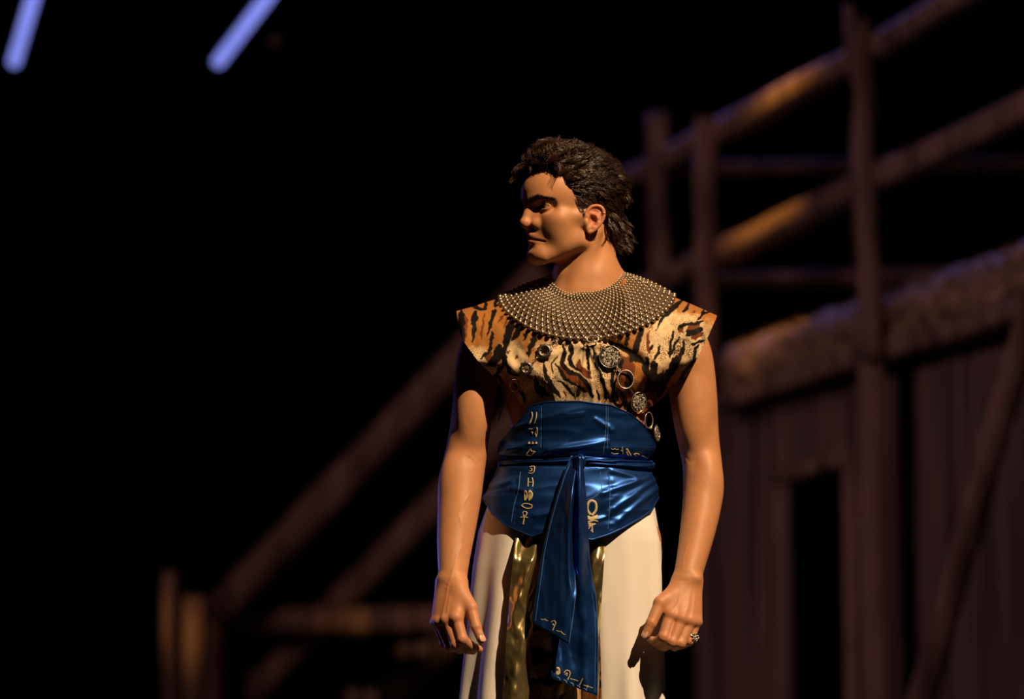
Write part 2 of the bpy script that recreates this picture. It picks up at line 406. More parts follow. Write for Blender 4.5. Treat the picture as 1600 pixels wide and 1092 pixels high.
def sculpt_head(g):
    g.ell(H(0, .000, .054), (.073, .096, .080), .02, HR)
    g.ell(H(0, .040, .054), (.055, .0585, .052), .03, HR)
    g.ell(H(0, .036, -.018), (.054, .046, .060), .03, HR)
    g.ell(H(0, .045, -.036), (.0335, .0490, .036), .012, HR)             # muzzle
    for s in (-1, 1):
        g.cone(H(s*.052, .006, -.042), H(s*.018, .068, -.072), .012, .0135, .022)    # jaw line
        g.cone(H(s*.056, .004, .0), H(s*.052, .006, -.042), .014, .012, .02)         # ramus
        g.ell(H(s*.044, .054, -.004), (.020, .020, .017), .022, HR)                  # cheekbone
        g.cone(H(s*.048, .046, .002), H(s*.062, .008, .006), .008, .008, .02)        # arch
        g.ell(H(s*.040, .038, -.028), (.018, .024, .028), .02, HR)                   # cheek
        g.ell(H(s*.029, .048, -.016), (.020, .027, .024), .02, HR)
        g.cone(H(s*.009, .0885, .036), H(s*.036, .0755, .0415), .0105, .0080, .014)     # brow ridge
        g.ell(H(s*.032, .1010, .0215), (.018, .0150, .0105), .014, HR, True)           # socket
        g.ell(H(s*.046, .0765, .0230), (.014, .0120, .0090), .012, HR, True)           # outer orbit
    g.ball(H(0, .0760, -.0665), .0165, .016); g.ball(H(.010, .0735, -.068), .013, .012); g.ball(H(-.010, .0735, -.068), .013, .012)
    # nose
    g.cone(H(0, .0890, .034), H(0, .0960, .012), .0085, .0085, .010)
    g.cone(H(0, .0960, .012), H(0, .1040, -.0060), .0085, .0106, .008)
    g.cone(H(0, .1010, -.0085), H(0, .086, -.019), .0080, .006, .008)
    for s in (-1, 1):
        g.cone(H(s*.005, .083, .020), H(s*.0120, .0830, -.007), .0080, .0115, .010)     # side of the nose
        g.ell(H(s*.0160, .0810, -.0090), (.0082, .0150, .0105), .006, HR)
        g.ell(H(s*.0085, .0950, -.0180), (.0040, .0075, .0045), .003, HR, True)
        # eye ball and lids
        g.ball(H(s*.0315, .0720, .0245), .0142, .004)
        g.cone(H(s*.020, .0820, .0305), H(s*.043, .0700, .0290), .0036, .0034, .004)     # upper lid fold
        g.ell(H(s*.0340, .0845, .0228), (.0140, .0125, .0037), .0025, HR, True)       # opening
    # lips
    for s in (-1, 1):
        g.cone(H(s*.004, .0910, -.0305), H(s*.0265, .0728, -.0428), .0058, .0030, .005)
        g.cone(H(s*.000, .0875, -.0435), H(s*.0245, .0723, -.0450), .0075, .0030, .005)
        g.cone(H(s*.000, .0975, -.0370), H(s*.0280, .0750, -.0450), .0019, .0017, .003, True)
    g.ell(H(0, .1010, -.0545), (.022, .0085, .005), .010, HR, True)                    # below the lip
    # ears
    for s in (-1, 1):
        a = math.radians(24); EL = np.array([s*math.cos(a), math.sin(a), 0]); EB = np.array([-s*math.sin(a), math.cos(a), 0])   # outward / forward of the ear plate
        E = lambda f, u, o=0.0: H(s*.0670, .006, -.0085)+HR@(EB*f*1.12+EL*o+np.array([0, 0, u])+EB*u*-.10)
        out = np.array([(.001, .012), (-.001, .024), (-.008, .0325), (-.018, .0345), (-.027, .030), (-.0315, .019), (-.0300, .006), (-.0235, -.006), (-.0145, -.0165), (-.0075, -.0195)])
        tt = np.linspace(0, len(out)-1, 46); ker = np.hanning(9); ker /= ker.sum()
        sm = lambda q: np.convolve(np.pad(np.interp(tt, np.arange(len(out)), q), 4, mode='edge'), ker, 'valid')
        of, ou = sm(out[:, 0]), sm(out[:, 1])
        Re = np.stack([HR@EL, HR@EB, HU], 1)
        g.ell(E(-.0150, .0095, .0055), (.0055, .0165, .0240), .004, Re)
        g.ell(E(-.0095, -.0130, .0065), (.0050, .0085, .0085), .004, Re)               # lobe
        g.cone(E(.0, -.004, .002), E(.0, .010, .002), .007, .007, .006)
        for i in range(45):
            rr_ = np.interp(i, [0, 8, 30, 45], [.0030, .0036, .0034, .0042])
            g.cone(E(of[i], ou[i], .0085), E(of[i+1], ou[i+1], .0085), rr_, rr_, .0035 if i == 0 else .0008)
        g.ell(E(-.0120, .0040, .0130), (.0095, .0090, .0115), .003, Re, True)          # concha
        g.ell(E(-.0150, .0225, .0125), (.0055, .0095, .0065), .004, Re, True)          # fossa
        an = [(-.0085, .0180), (-.0160, .0155), (-.0215, .0085), (-.0225, .0), (-.018, -.0085)]
        for i in range(4): g.cone(E(*an[i], .0085), E(*an[i+1], .0085), .0027, .0027, .0025)   # antihelix
        g.ell(E(-.0150, -.0098, .0085), (.0042, .0048, .0042), .003, Re)               # antitragus
        g.ell(E(-.0010, .0005, .0080), (.0048, .0042, .0065), .004, Re)                # tragus
    # neck
    g.cone(S(923, 372, .030), S(919, 462, .012), .050, .056, .02)
    g.cone(S(908, 395, .005), S(897, 462, -.012), .032, .028, .02)                    # throat
    g.ball(S(886, 430, -.012), .0130, .016)                                           # larynx
    g.cone(H(.047, -.026, -.020), S(893, 470, -.032), .0150, .0125, .018)              # neck muscle, near side
    g.cone(H(-.046, -.022, -.020), S(878, 470, -.026), .012, .010, .022)
    g.cone(S(930, 425, .045), S(985, 470, .040), .030, .030, .03)                     # trapezius
    g.cone(S(905, 425, .050), S(850, 470, .040), .030, .030, .03)

def arm(g, rows, yds, k=.02):
    rows = np.array(rows, float); yy = np.linspace(rows[0, 2], rows[-1, 2], 60)
    ker = np.hanning(9); ker /= ker.sum()
    sm = lambda q: np.convolve(np.pad(np.interp(yy, rows[:, 2], q), 4, mode='edge'), ker, 'valid')
    l, r_, d = sm(rows[:, 0]), sm(rows[:, 1]), sm(np.array(yds))
    P = S((l+r_)/2, yy, d); R = (r_-l)/2*PXM*(8+d)/8.0
    for i in range(len(P)-1): g.cone(P[i], P[i+1], R[i], R[i+1], .001 if i else k)

LHO, RHO = -.034, -.050      # both hands hang in front of the trouser seams
def left_hand(g):            # hand at the left of the picture
    Q = lambda x, y, d: S(x, y, d+LHO)
    w = [Q(719, 912, -.036), Q(710, 911, -.034), Q(700, 910, -.027), Q(693, 910, -.020)]
    mcp = [Q(713, 966, -.072), Q(699, 970, -.062), Q(688, 972, -.049), Q(682.5, 972, -.037)]
    for a, b, r in zip(w, mcp, (.0145, .0140, .0130, .0115)): g.cone(a, b, .0150, r, .012)
    fing = [[Q(722.5, 999, -.082), Q(737, 1010, -.070), Q(749, 1014.5, -.058)], [Q(713, 1007, -.072), Q(729, 1014, -.056), Q(739, 1017, -.044)],
            [Q(703.5, 1009, -.056), Q(718, 1014, -.040), Q(727, 1015, -.030)], [Q(695, 1005, -.041), Q(706, 1011, -.028), Q(713, 1012, -.020)]]
    for m, f, r in zip(mcp, fing, (.0108, .0112, .0106, .0092)):
        g.cone(m, f[0], r*1.12, r*.98, .0022); g.cone(f[0], f[1], r*.96, r*.84, .0018); g.cone(f[1], f[2], r*.84, r*.66, .0018)
        g.ball(f[0]+np.array([0, -.0008, 0]), r*1.03, .003)
    for m in mcp: g.ball(m+np.array([-.002, -.004, .001]), .0105, .006)              # knuckles
    th = [Q(718, 922, -.046), Q(736, 950, -.068), Q(744, 980, -.082), Q(751.5, 999, -.086)]
    g.cone(th[0], th[1], .0160, .0135, .012); g.cone(th[1], th[2], .0120, .0102, .004); g.cone(th[2], th[3], .0102, .0084, .003)
    g.cone(Q(721, 935, -.052), Q(717, 958, -.064), .0135, .0095, .008)              # web muscle
    return th, fing
def right_hand(g):
    Q = lambda x, y, d: S(x, y, d+RHO)
    w = [Q(1061, 909, -.018), Q(1069, 910, -.022), Q(1078, 910, -.020), Q(1085, 910, -.014)]
    mcp = [Q(1048, 961, -.050), Q(1065, 967, -.052), Q(1079, 971, -.044), Q(1088, 972, -.032)]
    for a, b, r in zip(w, mcp, (.0150, .0150, .0140, .0120)): g.cone(a, b, .0150, r, .012)
    fing = [[Q(1037, 996, -.066), Q(1026, 1003, -.044), Q(1018, 1000, -.030)], [Q(1049.5, 1003, -.066), Q(1038, 1010, -.042), Q(1031, 1010, -.022)],
            [Q(1063, 1005.5, -.058), Q(1054, 1010, -.034), Q(1050, 1003, -.016)], [Q(1076.5, 1002, -.046), Q(1070, 1006, -.026), Q(1066, 999, -.010)]]
    for m, f, r in zip(mcp, fing, (.0114, .0112, .0106, .0092)):
        g.cone(m, f[0], r*1.12, r, .0022); g.cone(f[0], f[1], r*.97, r*.86, .0018); g.cone(f[1], f[2], r*.86, r*.68, .0018)
        g.ball(f[0]+np.array([0, -.001, 0]), r*1.03, .003)
    for m in mcp: g.ball(m+np.array([0, -.0065, .001]), .0095, .007)
    th = [Q(1058, 922, -.026), Q(1032, 942, -.050), Q(1017.5, 974, -.064), Q(1009.5, 991.5, -.064)]
    g.cone(th[0], th[1], .0165, .0140, .012); g.cone(th[1], th[2], .0125, .0108, .004); g.cone(th[2], th[3], .0106, .0086, .003)
    g.cone(Q(1052, 932, -.034), Q(1047, 955, -.044), .0130, .0095, .008)
    return th, fing, mcp

ARM_L = [(728, 790, 520), (716, 788, 550), (711.5, 783, 575), (709, 778, 600), (706.5, 770, 640), (702, 764, 680), (695, 760, 712), (688.5, 756, 742), (684.5, 752, 775), (683.5, 745, 815), (683, 738, 850), (684.5, 732, 882), (686, 729, 906)]
YD_L = [.024, .024, .024, .024, .026, .028, .026, .018, .006, -.012, -.028, -.045, -.058]
ARM_R = [(1032, 1094, 520), (1034, 1108, 540), (1037, 1114, 560), (1043, 1118.5, 595), (1048, 1121, 630), (1054, 1122, 665), (1061, 1124, 695), (1067, 1128, 725), (1068, 1130, 755), (1067, 1128, 785), (1064, 1120, 820), (1060, 1110, 855), (1056, 1100.5, 885), (1051, 1095, 906)]
YD_R = [.024, .024, .024, .026, .028, .030, .028, .022, .012, -.002, -.020, -.038, -.054, -.066]
def sculpt_body(g):
    g.ell(S(905, 575, .020), (.158, .085, .17), .03); g.ell(S(850, 545, -.025), (.07, .05, .06), .03); g.ell(S(965, 545, -.025), (.07, .05, .06), .03)
    g.cone(S(785, 516, .028), S(1045, 516, .028), .038, .038, .02)
    g.cone(S(940, 450, .040), S(1050, 508, .030), .030, .028, .03); g.cone(S(895, 450, .040), S(785, 508, .030), .030, .028, .03)
    g.ell(S(900, 700, .02), (.128, .082, .17), .04); g.ell(S(894, 850, .025), (.150, .092, .12), .04)
    for c in (825, 970): g.cone(S(c, 850, .02), S(c, 1100, .02), .080, .075, .03)
    g.cone(S(921, 440, .018), S(918, 500, .020), .060, .06, .03)
    arm(g, ARM_L, YD_L); arm(g, ARM_R, YD_R)
    # deltoids, biceps, forearm muscle, elbow hollow
    g.ell(S(756, 556, .020), (.034, .040, .050), .02); g.ell(S(1070, 556, .020), (.036, .040, .050), .02)
    g.ell(S(738, 648, -.004), (.027, .022, .060), .02); g.ell(S(1084, 645, -.002), (.028, .022, .065), .02)
    g.ell(S(708, 752, -.002), (.022, .020, .045), .02); g.ell(S(1107, 752, -.004), (.022, .020, .045), .02)
    g.ell(S(743, 716, -.030), (.013, .008, .009), .016, None, True); g.ell(S(1078, 718, -.028), (.011, .008, .013), .016, None, True)
    g.ball(S(694, 903, -.066), .0085, .012); g.ball(S(1088, 904, -.082), .008, .012)          # wrist bones
    # tendons and veins on the backs of the hands / forearm
    left_hand(g); right_hand(g)

ZC = S(905, 470, 0)[2]                                  # the two resolutions meet under the collar
gh = Field((HO[0]-.155, -.135, ZC-.004), (HO[0]+.145, .145, HO[2]+.150), .0014)
sculpt_body(gh); sculpt_head(gh)
gb = Field((S(668, 900, 0)[0], -.165, S(800, 1060, 0)[2]), (S(1140, 900, 0)[0], .150, ZC+.004), .0021)
sculpt_body(gb); sculpt_head(gb)
hv, hf = gh.mesh(); bv, bf = gb.mesh()
gl = Field((S(700, 900, 0)[0], -.16, 0.0), (S(1080, 900, 0)[0], .16, S(800, 1040, 0)[2]), .008)
for c, e in ((825, -.02), (970, .02)):
    p = S(c, 1100, .02); gl.cone(S(c, 950, .02), p, .078, .075, .02)
    kn = np.array([p[0]+e, .02, .50]); an = np.array([p[0]+e, .05, .09])
    gl.cone(p, kn, .075, .055, .02); gl.cone(kn, an, .052, .036, .02)
    gl.cone(an+np.array([0, .02, -.045]), an+np.array([e*.5, -.17, -.062]), .036, .024, .02)
lv, lf = gl.mesh()
bodyV, bodyF = joinq([(hv, hf), (bv, bf), (lv, lf)])
def vert_normals(V, F):
    n = np.cross(V[F[:, 2]]-V[F[:, 0]], V[F[:, 3]]-V[F[:, 1]]); N = np.zeros_like(V)
    for k in range(4): np.add.at(N, F[:, k], n)
    return N/(np.linalg.norm(N, axis=1)[:, None]+1e-12)
def project(V):
    q = V-CAM; d = q@FWD; return np.stack([800+FPX*q[:, 0]/d, 546-FPX*(q@UPV)/d], 1)
def seg_dist(P, pts):
    best = np.full(len(P), 1e9); tt = np.zeros(len(P)); n = len(pts)-1
    for i in range(n):
        a = np.array(pts[i], float); b = np.array(pts[i+1], float); ab = b-a
        t = np.clip(((P-a)@ab)/(ab@ab+1e-9), 0, 1); d = np.linalg.norm(P-a-t[:, None]*ab, axis=1)
        m = d < best; best[m] = d[m]; tt[m] = (i+t[m])/n
    return best, tt
bodyN = vert_normals(bodyV, bodyF)
_o = bodyF[np.argmax(bodyV[bodyF[:, 0], 2])]; 
if bodyN[np.argmin(bodyV[:, 1])][1] > 0: bodyN = -bodyN
# veins, tendons (+) and skin creases (-): thin relief on the camera-side skin
RELIEF = [([(700, 912), (697, 935), (692, 958), (690, 968)], 1.8, .0008), ([(704, 925), (700, 945), (699, 962)], 1.8, .0006), ([(709, 885), (704, 905), (697, 925)], 1.6, .0008),
          ([(722, 850), (714, 870), (709, 890)], 1.8, .0006), ([(716, 800), (723, 825), (722, 850)], 1.8, .0005), ([(735, 770), (722, 790), (716, 802)], 1.6, .0006),
          ([(1078, 920), (1075, 950), (1067, 964)], 2.0, .0008), ([(1086, 925), (1084, 950), (1080, 968)], 2.0, .0008), ([(1066, 918), (1060, 940), (1050, 958)], 2.2, .0007),
          ([(1076, 845), (1068, 870), (1066, 890)], 1.8, .0006),
          ([(744.5, 983), (752, 980)], .8, -.0009), ([(745, 986), (753, 983)], .8, -.0007), ([(719, 1000), (727, 996)], .8, -.0006),
          ([(1012, 972), (1019, 976)], .8, -.0009), ([(1011, 976), (1018, 979)], .8, -.0008), ([(1011, 970), (1019, 973)], .8, -.0006),
          ([(1031, 994), (1041, 998)], .8, -.0007), ([(1044, 1002), (1054, 1006)], .8, -.0006), ([(1058, 1005), (1066, 1008)], .8, -.0006),
          ([(1050, 906), (1062, 908), (1078, 906)], .9, -.0006), ([(690, 911), (704, 918), (716, 917)], .9, -.0005),
          ([(728, 712), (738, 719), (744, 727), (752, 719)], 2.2, -.0006), ([(735, 706), (744, 716), (751, 722)], 2.0, -.0004), ([(1070, 712), (1078, 722), (1090, 716)], 2.2, -.0006)]
_pp = project(bodyV); _front = bodyN[:, 1] < .15
for pts, wd, amp in RELIEF:
    q = np.array(pts); m = np.where(_front & (_pp[:, 0] > q[:, 0].min()-9) & (_pp[:, 0] < q[:, 0].max()+9) & (_pp[:, 1] > q[:, 1].min()-9) & (_pp[:, 1] < q[:, 1].max()+9))[0]
    d, t = seg_dist(_pp[m], pts)
    bodyV[m] += bodyN[m]*(amp*np.exp(-(d/wd)**2)*np.minimum(1, 4*np.minimum(t, 1-t)+.25))[:, None]

# ---- skin colour (complexion only)
def skin_colors(V):
    base = np.array([.50, .238, .112]); C = np.tile(base, (len(V), 1))
    n = fbm(V[:, 0]*40, V[:, 1]*40, V[:, 2]*40, 3)[:, None]; C *= 1+.05*n
    loc = (V-HO)@HR
    def blob(c, r, col, amt, both=True):
        nonlocal C
        for s in ((-1, 1) if both else (1,)):
            d = np.sqrt((((loc-np.array([c[0]*s, c[1], c[2]]))/np.array(r))**2).sum(1)); m = (amt*(1-sstep(.5, 1.15, d)))[:, None]
            C = C*(1-m)+np.array(col)*m
    blob((.074, -.014, .008), (.022, .024, .034), (.50, .165, .095), .75)
    blob((0, .102, -.008), (.018, .018, .014), (.50, .19, .12), .6, False)
    blob((.044, .060, -.012), (.02, .022, .02), (.52, .23, .13), .4)
    # lips
    lipm = (1-sstep(.75, 1.1, np.sqrt((loc[:, 0]/.026)**2+((loc[:, 2]+.0372)/.0115)**2)))*sstep(.060, .072, loc[:, 1])
    C = C*(1-.75*lipm[:, None])+np.array([.36, .125, .085])*.75*lipm[:, None]
    # faint stubble: upper lip, chin, jaw
    st = (1-sstep(.7, 1.2, np.sqrt((loc[:, 0]/.040)**2+((loc[:, 1]-.085)/.035)**2+((loc[:, 2]+.045)/.030)**2)))
    ul = (1-sstep(.7, 1.2, np.sqrt((loc[:, 0]/.026)**2+((loc[:, 2]+.0265)/.006)**2)))*sstep(.06, .075, loc[:, 1])
    fine = .5+.5*noise(V[:, 0]*700, V[:, 1]*700, V[:, 2]*700)
    m = (np.clip(.22*st+.45*ul, 0, 1)*(1-lipm)*fine)[:, None]; C = C*(1-m)+np.array([.10, .06, .045])*m
    # knuckles and fingers a little redder
    hz = (1-sstep(S(0, 940, 0)[2], S(0, 900, 0)[2], V[:, 2]))[:, None]
    C = C*(1-.35*hz)+np.array([.52, .22, .13])*.35*hz
    return np.concatenate([C, np.ones((len(V), 1))], 1)
M['skin'] = mat('skin', rough=.50, attr=True, Subsurface_Weight=.12, Subsurface_Scale=.01)
M['skin'].node_tree.nodes['Principled BSDF'].inputs['Subsurface Radius'].default_value = (1.0, .35, .2)
M['skin'].node_tree.nodes['Principled BSDF'].inputs['Specular IOR Level'].default_value = .4
add_bump(M['skin'], (1, 1, 1), 420, .12, .0015, 3)
person = empty('person', (float(S(905, 900, 0)[0]), 0.02, 0.0))
tag(person, 'dark-haired performer in beaded collar, tiger-print top and blue satin corset, head turned aside', 'person')
body = put(obj('body', bodyV, bodyF, M['skin'], col=skin_colors(bodyV)), person)
body['label'] = 'bare arms, hands, neck and face with warm tan skin'
def sub(o, parent):                                     # child of a part that already sits under the person
    bpy.context.view_layer.update(); o.parent = parent; o.matrix_parent_inverse = parent.matrix_world.inverted(); return o
BT_body = BVHTree.FromPolygons(bodyV.tolist(), bodyF.tolist())

# ---- eyes
def sphere(c, r, nu=24, nv=16, R=None):
    u = np.linspace(0, 2*np.pi, nu, endpoint=False); v = np.linspace(0, np.pi, nv); U, W = np.meshgrid(u, v, indexing='ij')
    r = np.broadcast_to(np.asarray(r, float), (3,))
    P = np.stack([r[0]*np.cos(U)*np.sin(W), r[1]*np.sin(U)*np.sin(W), r[2]*np.cos(W)], -1).reshape(-1, 3)
    if R is not None: P = P@R.T
    return P+np.asarray(c), grid_faces(nu, nv, True)[:, ::-1]
M['eye'] = mat('eye', rough=.12, attr=True)
for s in (-1, 1):
    c = H(s*.0315, .0720, .0245); v, f = sphere(c, .0128, 40, 40, HR)
    gaze = HF*.97+HX*.26; gaze /= np.linalg.norm(gaze)
    d = (v-c)@gaze/.0128; col = np.where((d > .965)[:, None], [.004, .003, .003], np.where((d > .85)[:, None], [.05, .022, .010], [.27, .21, .165]))
    e = sub(obj('eye', v, f, M['eye'], col=np.concatenate([col, np.ones((len(v), 1))], 1)), body)
    e['label'] = 'dark brown eye'

# ---- nails
M['nail'] = mat('nail', (.66, .38, .28), .28)
def nail(tip, prev, wid, side):
    d = (np.array(tip)-np.array(prev)); L = np.linalg.norm(d); d /= L
    n = np.array(side, float); n -= d*(n@d); n /= np.linalg.norm(n); b = np.cross(d, n)
    P = []
    for i in range(9):
        for j in range(9):
            a = (i/8-.5)*2; t = (j/8-.5)*2
            wq = math.sqrt(max(0, 1-abs(t)**4))
            P.append(np.array(tip)+d*(t*wid*.85+.0016)+b*a*wid*.80*wq+n*(wid*1.02*math.sqrt(max(0, 1-(a*wq*.62)**2))-.0006-.0010*t*t*(t > 0)+.0006))
    sub(obj('nail', np.array(P), grid_faces(9, 9), M['nail']), body)
LQ = lambda x, y, d: S(x, y, d+LHO)
RQ = lambda x, y, d: S(x, y, d+RHO)
nail(LQ(751, 998, -.086), LQ(744, 980, -.082), .0084, (.55, -.8, .1))
nail(RQ(1010, 991, -.064), RQ(1017.5, 974, -.064), .0086, (-.5, -.85, 0))
nail(RQ(1018, 1000, -.030), RQ(1026, 1003, -.044), .0070, (-.3, -.5, -.6))

# ---- finger ring on the little finger of the hand at the right
M['silver'] = mat('antique_silver', (.55, .50, .44), .28, 1.0)
pk0, pk1 = RQ(1088, 972, -.032), RQ(1076.5, 1002, -.046); rc = pk0+(pk1-pk0)*.80; ax = (pk1-pk0)/np.linalg.norm(pk1-pk0)
p1 = np.cross(ax, [0, 1, 0]); p1 /= np.linalg.norm(p1); p2 = np.cross(ax, p1)
ringp = [rc+.0112*(math.cos(a)*p1+math.sin(a)*p2) for a in np.linspace(0, 2*np.pi, 25)]
prt = [tube(ringp, .0018, 8, False)]
fc = rc+np.array([.010, -.0085, 0])
rr = np.random.default_rng(5)
for i in range(15):
    a = i*2.4; q = .0022*math.sqrt(i)
    prt.append(sphere(fc+q*math.cos(a)*np.array([.8, .55, 0])+q*math.sin(a)*np.array([0, 0, 1.0])+rr.normal(size=3)*.0004, .0023, 8, 6))
ring = put(obj('finger_ring', *join(prt), M['silver']), person); ring['label'] = 'chunky silver ring on the little finger'
# ------------------------------------------------------------------ clothing
def ray_hit(bvh, px, py):
    d = ray(px, py); d = d/np.linalg.norm(d); h = bvh.ray_cast(Vector(CAM), Vector(d))
    return (np.array(h[0]), np.array(h[1])) if h[0] is not None else (None, None)
def spline(pts, n):
    P = np.asarray(pts, float); k = len(P); t = np.linspace(0, k-1, n); i = np.clip(np.floor(t).astype(int), 0, k-2); u = (t-i)[:, None]
    p0 = P[np.maximum(i-1, 0)]; p1 = P[i]; p2 = P[i+1]; p3 = P[np.minimum(i+2, k-1)]
    return .5*((2*p1)+(-p0+p2)*u+(2*p0-5*p1+4*p2-p3)*u*u+(-p0+3*p1-3*p2+p3)*u**3)
def ribbon(bvh, pts, wid, off=.0007, n=None, flat=.0003):       # raised stitched line following a surface, given in pixels
    n = n or max(3, int(sum(math.dist(pts[i], pts[i+1]) for i in range(len(pts)-1))/1.5)+2)
    C = spline(pts, n) if len(pts) > 2 else np.array([[pts[0][j]+(pts[1][j]-pts[0][j])*i/(n-1) for j in (0, 1)] for i in range(n)])
    out = []; nn = []
    for x, y in C:
        p, nm = ray_hit(bvh, x, y)
        if p is None: continue
        if nm[1] > 0: nm = -nm
        out.append(p+nm*off); nn.append(nm)
    if len(out) < 2: return None
    P = np.array(out); N = np.array(nn); T = np.gradient(P, axis=0); T /= np.linalg.norm(T, axis=1)[:, None]+1e-9
    B = np.cross(T, N); B /= np.linalg.norm(B, axis=1)[:, None]+1e-9; w2 = wid*PXM*.5
    m = len(P); tp = np.ones(m); 
    V = np.concatenate([P-B*w2-N*.0004, P-B*w2*.6+N*flat, P+B*w2*.6+N*flat, P+B*w2-N*.0004])
    F = [[a*m+i, a*m+i+1, (a+1)*m+i+1, (a+1)*m+i] for a in range(3) for i in range(m-1)]
    return V, F

# ---- tiger-print top -------------------------------------------------
TOP_T = [(713, 486), (735, 480), (760, 472), (785, 464), (820, 450), (852, 443), (872, 441), (905, 447), (940, 447), (960, 440), (974, 428), (990, 434), (1020, 449), (1050, 463), (1080, 475), (1105, 486), (1120, 493)]
TOP_B = [(713, 488), (716, 508), (722, 530), (745, 562), (775, 592), (786, 606), (797, 640), (830, 645), (960, 645), (985, 648), (1004, 646), (1018, 636), (1034, 622), (1046, 613), (1066, 596), (1086, 567), (1104, 531), (1120, 495)]
nu, nv = 520, 190
px_ = np.linspace(713, 1120, nu); top = interp(px_, TOP_T); bot = interp(px_, TOP_B)
ker = np.hanning(9); ker /= ker.sum(); top = np.convolve(np.pad(top, 4, mode='edge'), ker, 'valid')
vv = np.linspace(0, 1, nv)**1.25; PX = np.repeat(px_[:, None], nv, 1); PY = top[:, None]+(bot-top)[:, None]*vv[None]
def top_depth(PX, PY, front=True):
    tp = interp(PX, TOP_T); sd = np.maximum(PY-tp, 0); cx = 908; u = np.abs(PX-cx)/205
    A = .098+.028*(1-sstep(.35, .75, u)); A = A*(1-sstep(.90, 1.0, u)*.55)*(1-.16*sstep(585, 640, PY))
    y = -A*(1-np.exp(-sd/(24.0-12*sstep(.5, .9, u))))
    # below the armpits the cloth closes round the ribs
    wl = np.where(PX < cx, PX-interp(PY, [(560, 742), (592, 775), (606, 786), (640, 797), (700, 800)]), interp(PY, [(567, 1086), (596, 1066), (613, 1046), (622, 1036), (640, 1026), (700, 1020)])-PX)
    f = np.sqrt(np.clip(wl/75, 0.02, 1)); k = sstep(560, 612, PY)
    y = y*(1-k+k*f)
    if not front: y = -y*.85
    return y+.030
Yf = top_depth(PX, PY)
# folds: puckers fanning out from below the collar, soft pulls to the arm holes
def pucker(px, py, a, w, amp, x0=916, y0=534, ln=70):
    dx, dy = px-x0, py-y0; r = np.hypot(dx, dy); an = np.arctan2(dx, dy)
    return amp*np.exp(-((an-a)*np.maximum(r, 6)/w)**2)*np.exp(-r/ln)*sstep(2, 12, r)
fold = 0
for a, w_, am in ((-.75, 4, .007), (-.40, 3, .006), (-.12, 3, .006), (.12, 3, .005), (.42, 3.5, .006), (.8, 5, .006), (1.25, 6, .010), (-1.2, 6, .006)):
    fold = fold+pucker(PX, PY, a, w_, am)
fold = fold+.010*np.exp(-((PY-(532+.55*(PX-945)))/9)**2)*sstep(935, 965, PX)*(1-sstep(1000, 1030, PX))*-1
fold = fold+.006*np.exp(-((PX-(1020-.12*(PY-560)))/9)**2)*sstep(540, 580, PY)-.008*np.exp(-((PX-(1004-.05*(PY-560)))/8)**2)*sstep(550, 590, PY)
fold = fold+.006*np.exp(-((PX-(795+.25*(PY-560)))/8)**2)*sstep(530, 570, PY)
fold = fold+.004*fbm(PX/38, PY/50, 1.5, 3)*sstep(0, 25, PY-top[:, None])
fold = fold+.004*np.sin((PX+PY*.35)/7.5)*sstep(600, 628, PY)*(np.abs(PX-905) < 130)
Vf = S(PX, PY, Yf-fold).reshape(-1, 3)
PXb, PYb_ = PX[::4, ::4], PY[::4, ::4]; PXb = PX[np.r_[0:nu:4, nu-1]][:, np.r_[0:nv:4, nv-1]]; PYb_ = PY[np.r_[0:nu:4, nu-1]][:, np.r_[0:nv:4, nv-1]]
Vb = S(PXb, PYb_, top_depth(PXb, PYb_, False)).reshape(-1, 3)
